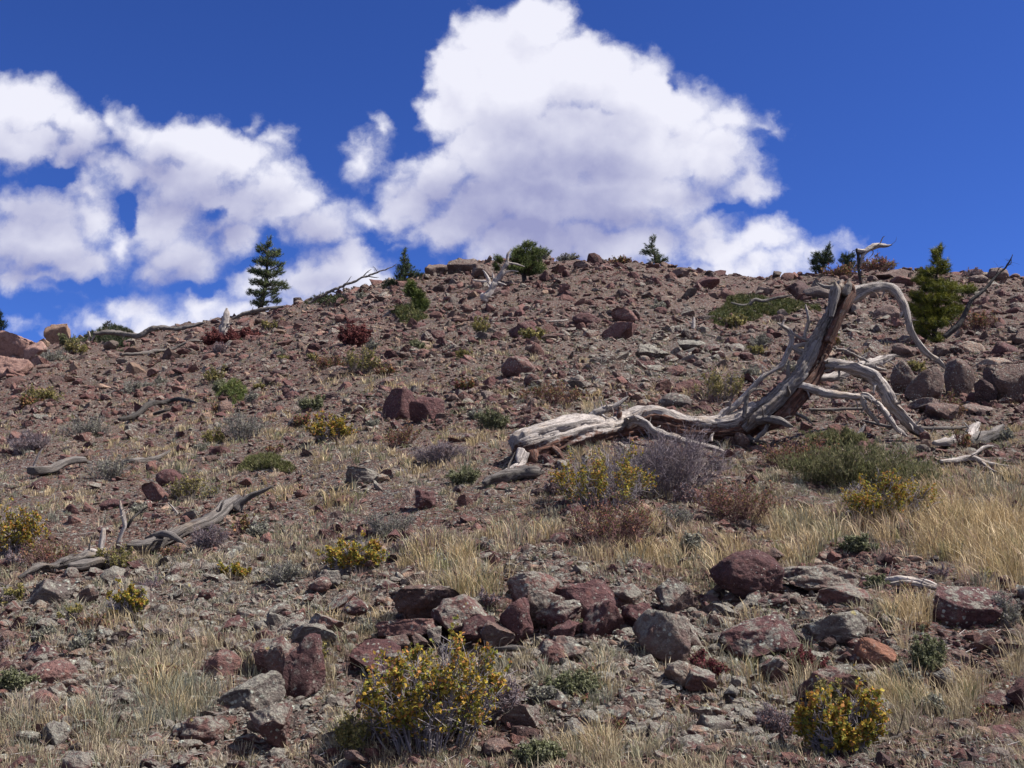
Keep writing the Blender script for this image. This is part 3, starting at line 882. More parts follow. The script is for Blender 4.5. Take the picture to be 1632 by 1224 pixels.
def scatter_rocks(n):
    r = np.random.RandomState(41)
    made = 0; labels = {}
    tones = [('maroon', MAR), ('red brown', RED), ('brown', BRN), ('grey', GRY)]
    while made < n:
        px = r.uniform(-40, 1672); py = r.uniform(418, 1235)
        u, e = uv_of(px, py)
        if e > np.interp(u, _RU, _RE) - .004: continue
        g, l = zones(np.array([px]), np.array([py]), np.array([px / 60.]), np.array([py / 60.]))
        ridge = 1 if py < 540 and px > 640 else 0
        fore = 1 if 900 < py < 1215 else 0
        if r.rand() > (.95 if fore else 1.0 if ridge else .45): continue
        if g[0] > .45 and r.rand() < .85: continue
        if in_foot(px, py, ROCK_FOOT, .75): continue
        if px < 650 and e > np.interp(u, _RU, _RE) - .022: continue
        if fore: w = 22 + 44 * r.rand() ** 2.2
        else: w = 13 + 17 * r.rand() ** 2.4
        kind = ['block', 'block', 'jagged', 'flat', 'jagged', 'block', 'round'][r.randint(7)] if not ridge else ['block', 'jagged', 'jagged'][r.randint(3)]
        h = w * {'block': .68, 'jagged': .85, 'flat': .42, 'round': .66}[kind] * r.uniform(.8, 1.2)
        gray = l[0] > .35
        ti = r.choice(4, p=[.22, .22, .30, .26] if gray else [.34, .36, .24, .06])
        size = 'large' if w > 42 else 'medium' if w > 27 else 'small'
        adj = {'block': 'blocky', 'jagged': 'jagged', 'flat': 'flat', 'round': 'rounded'}[kind]
        lab = f"{size} {adj} {tones[ti][0]} rock {where(px, py)}"
        li = float(np.clip((.75 if gray else .35) + r.normal() * .18, .05, 1))
        put_rock(px, py, w, h, kind, tones[ti][1], li, 1000 + made, lab, 'rock', r.uniform(-30, 30), r.uniform(-3, 3), r.uniform(.7, 1.1), group='loose rocks scattered over the slope')
        made += 1
def perch():
    for (px, py, w, h, k, t, li, sd, lab) in [(1222,962,54,34,'block',MAR,.4,611,'maroon rock holding up the right side of the perched boulder'),
            (1262,958,34,26,'block',BRN,.6,613,'small lichened rock right of the foot of the perched boulder')]:
        put_rock(px, py, w, h, k, t, li, sd, lab)
perch()
scatter_rocks(205)

def rubble(N):
    r = np.random.RandomState(5)
    px = r.uniform(-330, 1960, N); py = 405 + (1330 - 405) * r.rand(N) ** .93
    nf = N // 3; py[:nf] = 405 + (680 - 405) * r.rand(nf)
    ne = N // 4; xe = r.uniform(0, 1100, ne)     # the near ground to either side, beyond the frame
    px = np.concatenate([px, np.where(r.rand(ne) < .5, -330 - xe, 1960 + xe)]); py = np.concatenate([py, 700 + 700 * r.rand(ne)])
    u, e = uv_of(px, py)
    er = np.interp(u, _RU, _RE)
    ok = e < er + .001
    px, py = px[ok], py[ok]
    x, y, z = at(px, py)
    g, l = zones(px, py, x, y)
    keep = r.rand(len(px)) > g * .72
    # rock-poor and rock-rich patches
    keep &= r.rand(len(px)) < .80 + .6 * n2(x, y, 2.2, 4, 12.) * 1.5 + .25 * (py < 640)
    px, py, x, y, g, l = (a[keep] for a in (px, py, x, y, g, l))
    n = len(px)
    s = np.where(py < 620, 3.7, np.where(py < 850, 4.1, 4.5)) * (1 - r.rand(n) * .992) ** -.47
    s = np.minimum(s, np.where(py < 560, 24, 30)) * np.where(py > 950, 1.15, 1.0)
    W = s * y / F
    z = ground_z(x, y) + W * r.uniform(-.14, .15, n)
    SZ = np.stack([W * r.uniform(.8, 1.35, n), W * r.uniform(.7, 1.1, n), W * r.uniform(.4, .95, n)], 1)
    # rotations
    a = r.uniform(0, 2 * np.pi, n); b = r.normal(0, .4, n); c = r.normal(0, .4, n)
    ca, sa, cb, sb, cc, sc = np.cos(a), np.sin(a), np.cos(b), np.sin(b), np.cos(c), np.sin(c)
    Rz = np.zeros((n, 3, 3)); Rz[:, 0, 0] = ca; Rz[:, 0, 1] = -sa; Rz[:, 1, 0] = sa; Rz[:, 1, 1] = ca; Rz[:, 2, 2] = 1
    Rx = np.zeros((n, 3, 3)); Rx[:, 0, 0] = 1; Rx[:, 1, 1] = cb; Rx[:, 1, 2] = -sb; Rx[:, 2, 1] = sb; Rx[:, 2, 2] = cb
    Ry = np.zeros((n, 3, 3)); Ry[:, 1, 1] = 1; Ry[:, 0, 0] = cc; Ry[:, 0, 2] = sc; Ry[:, 2, 0] = -sc; Ry[:, 2, 2] = cc
    R = Rz @ Rx @ Ry
    pal = np.array([MAR, RED, BRN, GRY, DRK, TAN])
    gray = np.clip(l + r.normal(0, .2, n), 0, 1)[:, None]
    p = (1 - gray) * np.array([.28, .34, .18, .08, .07, .05]) + gray * np.array([.16, .20, .26, .26, .06, .06])
    cum = np.cumsum(p / p.sum(1, keepdims=True), 1)
    idx = (r.rand(n)[:, None] > cum).sum(1).clip(0, 5)
    col = pal[idx] * r.uniform(.75, 1.35, n)[:, None] * np.where(py < 760, .88, .96)[:, None] * np.array([1.03, 1, .95])
    li = np.clip(.18 + .75 * gray[:, 0] + r.normal(0, .2, n), 0, 1)
    C = np.concatenate([col, li[:, None]], 1)
    kinds = ['block', 'jagged', 'flat', 'jagged', 'block', 'jagged', 'block', 'round']
    mb = MB()
    big = s > 13
    for lod, msk in ((1, s <= 8.5), (2, (s > 8.5))):
        for k in range(24):
            V0, Fc = rock_shape(700 + k + lod * 50, lod, kinds[k % 8])
            sel = np.where(msk & (np.arange(n) % 24 == k))[0]
            if not len(sel): continue
            VV = np.einsum('nij,nvj->nvi', R[sel], V0[None] * SZ[sel][:, None, :]) + np.stack([x[sel], y[sel], z[sel]], 1)[:, None, :]
            nv = len(V0)
            FF = (Fc[None] + (np.arange(len(sel)) * nv)[:, None, None]).reshape(-1, 3)
            mb.add(VV.reshape(-1, 3), F3=FF, C=np.repeat(C[sel], nv, 0))
    o = mb.build('rubble', M_RUBBLE, smooth=False)
    tag(o, 'loose volcanic rubble and gravel strewn thickly over the whole hillside', 'rubble', None, 'stuff')
    print('rubble', n, mb.n)
rubble(RUBBLE_N)

# ------------------------------------------------------------------ grass and low herbs
def grass(N):
    r = np.random.RandomState(11)
    px = r.uniform(-260, 1890, N); py = 430 + (1320 - 430) * r.rand(N)
    ne = N // 5; xe = r.uniform(0, 1000, ne)
    px = np.concatenate([px, np.where(r.rand(ne) < .5, -260 - xe, 1890 + xe)]); py = np.concatenate([py, 700 + 650 * r.rand(ne)])
    u, e = uv_of(px, py)
    ok = e < np.interp(u, _RU, _RE) - .001
    px, py = px[ok], py[ok]
    x, y, z = at(px, py)
    pw = px + n2(x, y, 2.0, 3, 2.) * 60; qw = py + n2(x, y, 2.0, 3, 3.) * 20
    gt = ell(pw, qw, TALL); gf = ell(pw, qw, FARG)
    patch = sstep(-.25, .45, n2(x, y, 1.1, 3, 22.))
    dens = .24 + .30 * patch * (.55 + .45 * sstep(560, 800, py)) + np.clip(.62 * gt ** 1.3 * (.30 + patch), 0, 1) + .5 * gf * (.3 + patch)
    for (a, c, b2, d) in ROCK_FOOT + [(1435,950,80,24),(1545,1040,80,30),(850,745,60,30),(140,905,90,16),(290,850,90,24),(100,760,60,14)]:
        if b2 > 16: dens = dens * np.where(((px - a) / (b2 * 1.1 + 4)) ** 2 + ((py - c) / (d * 1.15 + 5)) ** 2 < 1, .06, 1)
    k = r.rand(len(px)) < dens
    px, py, x, y, gt, gf, patch = (a[k] for a in (px, py, x, y, gt, gf, patch))
    n = len(px)
    H = (.050 + .05 * patch + .175 * gt + .08 * gf) * r.uniform(.6, 1.35, n)
    tcol = np.zeros((n, 3))
    straw = np.array([.46, .345, .185]); pale = np.array([.60, .485, .31]); gold = np.array([.34, .26, .12]); olive = np.array([.19, .20, .09]); pink = np.array([.32, .205, .175]); sage = np.array([.21, .22, .16])
    q = r.rand(n) + .55 * n2(x, y, 1.6, 2, 33.)
    ch = np.where((q < .33)[:, None], straw, np.where((q < .52)[:, None], pale, np.where((q < .64)[:, None], gold, np.where((q < .76)[:, None], olive, np.where((q < .86)[:, None], pink, sage)))))
    dry = np.clip(gt + gf, 0, 1)[:, None]
    ch = ch * (1 - dry * .35) + straw * dry * .35
    short = np.maximum(.0, 1 - gt * 2 - gf * 2)[:, None]
    ch = ch * (1 - short * .5) + (np.array([.26, .24, .18]) * (.6 + .8 * r.rand(n)[:, None])) * short * .5
    nb = np.clip((26 - y * .55), 7, 24).astype(int)
    rep = np.repeat(np.arange(n), nb); m = len(rep)
    yy = y[rep]
    spread = (.030 + .20 * H[rep]) * np.maximum(1, yy / 14)
    ang = r.uniform(0, 2 * np.pi, m); rad = np.sqrt(r.rand(m)) * spread
    bx = x[rep] + np.cos(ang) * rad; by = y[rep] + np.sin(ang) * rad
    bz = ground_z(bx, by) - .005
    h = H[rep] * r.uniform(.45, 1.15, m)
    lean = r.uniform(.05, .75, m) * h
    wind = np.array([-.10, .02])
    dx = np.cos(ang) * lean + wind[0] * h + r.normal(0, .10, m) * h; dy = np.sin(ang) * lean + wind[1] * h + r.normal(0, .10, m) * h
    w = np.maximum(.0016, .00034 * yy) * r.uniform(.7, 1.5, m)
    fa = r.uniform(0, np.pi, m); sx, sy = np.cos(fa) * w, np.sin(fa) * w * .6
    B = np.stack([bx, by, bz], 1); S = np.stack([sx, sy, 0 * sx], 1)
    M1 = B + np.stack([dx * .35, dy * .35, h * .6], 1); T = B + np.stack([dx, dy, h * r.uniform(.85, 1., m)], 1)
    V = np.stack([B - S, B + S, M1 + S * .8, M1 - S * .8, T], 1).reshape(-1, 3)
    b = (np.arange(m) * 5)[:, None]
    F4 = np.concatenate([b, b + 1, b + 2, b + 3], 1); F3 = np.concatenate([b + 3, b + 2, b + 4], 1)
    C = ch[rep] * r.uniform(.75, 1.2, m)[:, None]
    mb = MB(); mb.add(V, F3=F3, F4=F4, C=np.repeat(C, 5, 0))
    tag(mb.build('grass', M_GRASS, smooth=False), 'dry straw coloured bunch grass growing between the rocks', 'grass', None, 'stuff')
    print('grass tufts', n, 'blades', m)
grass(GRASS_N)

def herbs(N):
    r = np.random.RandomState(12)
    px = r.uniform(-260, 1890, N); py = 430 + (1320 - 430) * r.rand(N)
    py[:N // 2] = 430 + 400 * r.rand(N // 2)
    u, e = uv_of(px, py)
    k = e < np.interp(u, _RU, _RE) - .001
    px, py = px[k], py[k]; x, y, z = at(px, py)
    k = r.rand(len(px)) < .25 + .8 * sstep(-.3, .5, n2(x, y, 1.5, 3, 44.))
    x, y, px, py = x[k], y[k], px[k], py[k]; n = len(x)
    pal = np.array([(.18, .19, .125), (.24, .235, .175), (.14, .165, .075), (.21, .14, .115), (.28, .22, .11), (.18, .165, .16)])
    ci = (r.rand(n) * 6 + n2(x, y, 1.2, 2, 3.) * 2).astype(int).clip(0, 5)
    nl = 16; rep = np.repeat(np.arange(n), nl); m = len(rep)
    sc = np.maximum(.5, y / 11.)
    R_ = .05 * sc[rep] * r.uniform(.4, 1.3, n)[rep]
    a = r.uniform(0, 2 * np.pi, m); rr = np.sqrt(r.rand(m)) * R_
    lx = x[rep] + np.cos(a) * rr; ly = y[rep] + np.sin(a) * rr
    lz = ground_z(lx, ly) + .7 * R_ * r.rand(m) + .004
    mb = MB()
    leaves(mb, np.stack([lx, ly, lz], 1), np.stack([np.cos(a) * .8, np.sin(a) * .8, r.uniform(.1, 1.2, m)], 1), .013 * sc[rep] * r.uniform(.6, 1.5, m), pal[ci][rep] * r.uniform(.7, 1.3, m)[:, None], .32, r)
    tag(mb.build('ground_cover', M_LEAF, smooth=False), 'tiny grey green and rusty herbs hugging the stony ground', 'ground cover', None, 'stuff')
    # litter: bits of bleached twig and stalks
    n = 5200
    px = r.uniform(-200, 1830, n); py = r.uniform(560, 1300, n)
    x, y, z = at(px, py); z = ground_z(x, y)
    a = r.uniform(0, 2 * np.pi, n); L = (.02 + .10 * r.rand(n) ** 3) * np.maximum(1, y / 9)
    A = np.stack([x, y, z + .012], 1); B = A + np.stack([np.cos(a) * L, np.sin(a) * L, r.normal(0, .12, n) * L + .01], 1)
    g = r.uniform(.14, .50, n)[:, None]
    mb = MB(); w = .0016 * np.maximum(1, y / 7)
    sticks(mb, A, B, w, w * .5, g * np.array([[1, .92, .84]]), 3)
    tag(mb.build('twig_litter', M_TWIG, smooth=False), 'scattered bits of bleached twig lying on the gravel', 'twig litter', None, 'stuff')
herbs(HERB_N)
# ------------------------------------------------------------------ dead wood
def G(px, py, r=0, lift=0.0, dy=0.0):
    """a point lying on the ground under pixel (px, py) with radius r (pixels)"""
    x, y, z = (float(v) for v in at(px, py + r * .9))
    y += dy
    R_ = r * y / F
    gx = float(uv_of(px, py)[0]) * y
    return (gx, y, float(ground_z(gx, y)) + R_ * 1.3 + (.0035 * y if r < 7 else 0) + lift), R_

def dead(name, label, cat, pieces, mat, group=None, origin=None, y=None):
    """pieces: (part name, [(px,py,r[,y])...], options); mode ground unless y given; first piece is the main one"""
    built = []
    first = None
    for pname, pts, op in pieces:
        op = dict(op)
        P, R = [], []
        shift = 0.0
        if len(pts[0]) > 3: shift = min(0.0, float(at(pts[0][0], pts[0][1] + pts[0][2])[1]) - pts[0][3])
        seg = op.pop('seg', 12); step = op.pop('step', None)
        for q in pts:
            yy = q[3] if len(q) > 3 else op.get('y', y)
            if yy is None:
                p, r_ = G(q[0], q[1], q[2])
            else:
                yy = yy + shift; p = pt(q[0], q[1], yy); r_ = q[2] * yy / F
            P.append(tuple(p)); R.append(r_)
        op.pop('y', None); pm = op.pop('mat', mat)
        P = np.array(P); R = np.array(R)
        op['rough'] = op.get('rough', .12) * 1.35; op['wob'] = op.get('wob', R.max() * .2)
        if first is None: first = P.mean(0); first[2] = P[:, 2].min()
        built.append((pname, P, R, seg, step or max(.02, R.max() * .35), op, pm))
    root = thing(name, Vector(first), label, cat, group) if len(built) > 1 else None
    for i, (pname, P, R, seg, step, op, pm) in enumerate(built):
        mb = MB()
        sd_ = op.pop('seed', i * 3 + len(label))
        TP, TR_ = tube(mb, P, R, seg, step, seed=sd_, **op)
        if len(TP) > 6: spurs(mb, TP, TR_, 4 if i == 0 else 2, sd_, 1.0 if P[0][1] < 20 else 2.0)
        if root: mb.build(pname, pm, root, origin=first, use_uv=True)
        else:
            o = mb.build(name, pm, None, origin=first, use_uv=True); o.location = Vector(first); tag(o, label, cat, group); root = None
            return o
    return root

# the hero: wind twisted dead tree, lying trunk that rises into a leaning broken trunk
H0 = 12.2; H1 = 13.2
def spurs(mb, P, R, n, seed, k=1.0):
    """short broken side twigs rooted in a limb"""
    r = np.random.RandomState(seed + 50)
    for i in r.choice(np.arange(2, len(P) - 1), min(n, len(P) - 3), replace=False):
        T = unit(P[min(i + 1, len(P) - 1)] - P[i - 1])
        d = unit(unit(np.cross(T, r.normal(size=3))) + T * r.uniform(0, .8))
        L = r.uniform(.03, .13) * k * (1 + R[i] * 6)
        m_ = P[i] + d * (R[i] * .7 + L * .5) + r.normal(0, .012, 3)
        e_ = P[i] + d * (R[i] + L) + r.normal(0, .03, 3)
        r0 = max(.0035, R[i] * .28)
        tube(mb, [P[i], m_, e_], [r0, r0 * .7, r0 * .25], 6, .02, rough=.25, seed=i)

def hero():
    root_p = pt(1180, 700, H1)
    root = thing('dead_tree', root_p, 'huge twisted silver dead tree whose lying trunk rears up into a leaning broken stem', 'dead tree')
    o = np.array(root_p)
    def piece(name, strands, mat=M_WOOD, parent=root):
        mb = MB()
        for pts, op in strands:
            P = np.array([tuple(pt(p[0], p[1], p[3] if len(p) > 3 else H1)) for p in pts])
            R = np.array([p[2] * (p[3] if len(p) > 3 else H1) / F for p in pts])
            op = dict(op)
            seg = op.pop('seg', 20)
            if name == 'branch':
                op['rough'] = op.get('rough', .14) * 1.5; op['wob'] = op.get('wob', .009) + .008
            TP, TR_ = tube(mb, P, R, seg, op.pop('step', max(.012, R.max() * .14)), **op)
            if name == 'branch' and len(pts) > 4: spurs(mb, TP, TR_, len(TP) // 12 + 3, op.get('seed', 1))
            if name == 'leaning_trunk' and seg >= 24: spurs(mb, TP, TR_, 7, op.get('seed', 1), 1.6)
        return mb.build(name, mat, parent, origin=o, use_uv=True)
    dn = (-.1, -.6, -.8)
    # lying trunk: bundles of twisted grain
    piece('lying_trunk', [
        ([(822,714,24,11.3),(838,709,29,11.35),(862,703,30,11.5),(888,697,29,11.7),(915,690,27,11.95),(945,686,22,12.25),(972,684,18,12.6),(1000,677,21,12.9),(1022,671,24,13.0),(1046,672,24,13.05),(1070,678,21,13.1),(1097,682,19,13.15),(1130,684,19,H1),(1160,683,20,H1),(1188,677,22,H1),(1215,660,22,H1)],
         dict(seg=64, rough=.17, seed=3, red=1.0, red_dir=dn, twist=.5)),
        ([(833,694,7,11.2),(862,685,9,11.35),(900,678,9,11.6),(935,672,8,12.0),(960,675,6,12.4)], dict(seg=20, rough=.2, seed=8, twist=.6)),
        ([(1000,668,8,12.9),(1020,660,10,12.95),(1045,656,10,13.),(1075,664,9,13.1),(1100,672,8,13.1),(1128,678,6,13.1)], dict(seg=20, rough=.22, seed=12, twist=.6)),
    ])
    # leaning trunk
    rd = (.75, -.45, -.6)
    piece('leaning_trunk', [
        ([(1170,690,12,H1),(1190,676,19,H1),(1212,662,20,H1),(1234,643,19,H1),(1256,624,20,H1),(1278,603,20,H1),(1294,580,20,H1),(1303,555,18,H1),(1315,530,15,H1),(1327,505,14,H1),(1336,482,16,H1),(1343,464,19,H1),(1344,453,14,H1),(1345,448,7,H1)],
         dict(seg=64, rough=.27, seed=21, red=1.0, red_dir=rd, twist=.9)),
        ([(1186,684,8,13.05),(1207,666,9,13.),(1231,646,9,13.),(1256,622,9,13.),(1278,596,9,13.),(1292,570,9,13.05),(1304,545,7,13.1)], dict(seg=24, rough=.24, seed=25, twist=.8)),
        ([(1212,686,8,13.1),(1240,668,12,13.05),(1262,646,13,13.05),(1284,620,13,13.05),(1305,592,9,13.1),(1316,566,7,13.1)], dict(seg=24, rough=.22, seed=27, red=.95, twist=.6)),
        ([(1320,545,6,13.0),(1333,515,8,13.02),(1348,485,9,13.05),(1358,468,8,13.1)], dict(seg=18, rough=.22, seed=29, red=.85, twist=.6)),
        ([(1325,505,4,13.),(1330,480,6,13.),(1334,462,6,13.),(1331,450,3,13.)], dict(seg=16, rough=.3, seed=33, twist=.6)),
        ([(1345,470,7,13.05),(1352,456,6,13.05),(1352,446,2,13.05)], dict(seg=12, rough=.3, seed=34)),
    ], M_TRUNK)
    br = dict(seg=12, rough=.14)
    piece('branch', [([(1350,474,13),(1368,465,11),(1386,459,8.5),(1406,456,7),(1424,463,6.5),(1436,477,6),(1443,492,5.5),(1448,512,5),(1453,527,5),(1461,542,4.5),(1470,555,4.5),(1480,565,4.5),(1491,573,4.5),(1500,580,3.5),(1507,588,1.5)], dict(seg=16, rough=.2, seed=41)),
                     ([(1442,495,3),(1437,502,2.5),(1435,506,1)], br), ([(1405,457,4),(1420,455,3),(1437,462,1.5)], br), ([(1446,500,2),(1452,498,1)], br)])
    piece('branch', [([(1376,470,3),(1374,455,2.5),(1370,440,2.2),(1368,425,2.2),(1368,410,2.4),(1366,400,3.),(1365,397,2)], dict(seg=10, rough=.25, seed=43, wob=.0, red=.2))], M_WOOD_DARK)
    piece('branch', [([(1366,399,3.5),(1376,401,3.8),(1384,398,4.2),(1394,393,4.4),(1404,392,3.5),(1414,392,2.4),(1422,391,.8)], dict(seg=12, rough=.35, seed=44)),
                     ([(1385,399,3),(1376,406,3.2),(1373,414,3),(1372,422,1.6)], dict(seg=10, rough=.3, seed=45))], M_WOOD_PALE)
    # left forked branch
    piece('branch', [([(1140,672,6),(1156,658,6),(1172,645,5.),(1190,626,4.2),(1206,610,4.),(1222,597,4.),(1238,587,4.2),(1250,576,4.2),(1257,560,4.2),(1261,547,4.),(1261,533,3.8),(1254,524,3.),(1246,520,2.6),(1238,515,1.4)], dict(seg=12, rough=.22, seed=47, wob=.015)),
                     ([(1246,520,2),(1250,511,2),(1253,509,1)], br)], M_WOOD_PALE)
    piece('branch', [([(1256,556,3),(1272,551,3.4),(1288,547,3.6),(1302,548,4)], dict(seg=10, rough=.2, seed=48)),
                     ([(1261,551,2),(1270,557,4),(1284,564,5),(1290,568,5)], dict(seg=12, rough=.2, seed=49))], M_WOOD_PALE)
    piece('branch', [([(1264,532,2.4),(1276,538,2.6),(1290,543,2.4),(1303,543,3)], dict(seg=8, rough=.2, seed=50)), ([(1283,486,1.2),(1286,500,2.4),(1287,513,2.6),(1284,528,2.6),(1284,540,3)], dict(seg=8, rough=.2, seed=51))], M_WOOD)
    piece('branch', [([(1184,664,3,12.95),(1186,650,3.4,12.95),(1189,635,3,12.95),(1199,624,2.4,12.95),(1212,621,2,12.95),(1222,623,1,12.95)], dict(seg=8, rough=.2, seed=52))], M_WOOD_GREY)
    # right side limbs
    piece('branch', [([(1300,582,8),(1318,580,9,13.1),(1340,583,9.5,13.),(1360,586,10,12.95),(1378,592,10,12.9),(1394,602,10.5,12.9),(1406,616,10.5,12.9),(1415,633,10,12.9),(1426,651,9,12.95),(1440,667,8.5,13.0),(1455,681,8,13.1),(1470,690,7,13.15),(1483,697,4,13.2)], dict(seg=22, rough=.17, seed=61, twist=.8))], M_WOOD)
    piece('branch', [([(1276,616,6,13.),(1296,620,6,12.9),(1316,625,5.5,12.85),(1336,629,5.2,12.8),(1356,632,5,12.8),(1373,634,4.6,12.8),(1379,648,3.8,12.8),(1386,659,3.4,12.85),(1394,670,2.6,12.9),(1402,679,1,12.9)], dict(seg=14, rough=.2, seed=62)),
                     ([(1372,630,3,12.8),(1385,634,4,12.8),(1399,644,4.6,12.8),(1409,657,4.4,12.8),(1420,671,4.2,12.8),(1431,685,3.8,12.8),(1445,696,2,12.8)], dict(seg=12, rough=.2, seed=63)),
                     ([(1373,627,2,12.8),(1384,630,3,12.8),(1399,645,3,12.8)], br)], M_WOOD_PALE)
    piece('branch', [([(1296,604,5,13.5),(1315,602,6,13.6),(1340,598,6,13.8),(1362,588,7,14.),(1386,580,7,14.2),(1408,573,6,14.4),(1428,566,2,14.5)], dict(seg=14, rough=.28, seed=64)),
                     ([(1333,554,1.2,13.9),(1345,556,2,13.9),(1358,563,2.2,13.9),(1372,571,2.2,14.),(1384,577,2,14.)], dict(seg=8, rough=.2, seed=65)),
                     ([(1386,582,4,14.2),(1400,588,3,14.2),(1414,590,1,14.2)], br)], M_WOOD)
    # lying trunk stubs
    piece('branch', [([(930,674,6,12.6),(942,663,6,12.6),(955,655,6,12.6),(968,650,5,12.6),(980,646,3.6,12.6),(992,638,2.4,12.6),(1002,632,1,12.6)], dict(seg=12, rough=.3, seed=71)),
                     ([(984,676,5,12.7),(986,662,4.6,12.7),(987,650,3.6,12.7),(985,643,1.5,12.7)], dict(seg=10, rough=.3, seed=72, red=.6)),
                     ([(960,662,2,12.5),(966,666,1.4,12.4),(972,668,.8,12.4)], br), ([(985,646,1.5,12.6),(994,647,1.4,12.6),(1001,646,.7,12.6)], br)])
    piece('branch', [([(1003,672,9,12.7),(1016,669,7,12.55),(1030,675,6,12.45),(1042,685,5.5,12.4),(1058,693,5,12.4),(1078,699,5,12.4),(1100,704,5,12.5),(1125,710,4.6,12.5),(1145,716,4,12.5),(1158,722,2,12.5)], dict(seg=18, rough=.25, seed=73)),
                     ([(1133,704,3,12.4),(1134,696,2.6,12.4),(1138,690,1,12.4)], br)])
    piece('branch', [([(1206,670,6,12.9),(1224,669,6,12.8),(1240,672,6,12.75),(1254,677,5,12.7),(1264,680,2,12.7)], dict(seg=12, rough=.28, seed=74)),
                     ([(1224,676,4,12.85),(1218,688,3.6,12.8),(1210,698,3,12.8),(1200,706,2,12.75)], dict(seg=10, rough=.28, seed=75))], M_WOOD_GREY)
    piece('root', [([(838,722,7,11.2),(832,736,7,11.15),(822,745,6,11.05),(810,750,4,10.98),(797,754,1.4,10.9)], dict(seg=12, rough=.3, seed=76)),
                   ([(830,716,6,11.15),(827,728,5,11.1),(826,738,3,11.05)], dict(seg=10, rough=.3, seed=79))], M_WOOD_PALE)
    piece('root', [([(846,722,10,11.25),(852,735,9,11.2),(862,744,7,11.15),(872,749,4,11.1)], dict(seg=14, rough=.35, seed=77, red=1.)),
                   ([(880,716,7,11.4),(890,722,5,11.35),(897,731,3,11.3),(898,738,1,11.3)], dict(seg=10, rough=.3, seed=78, red=.8))])
hero()

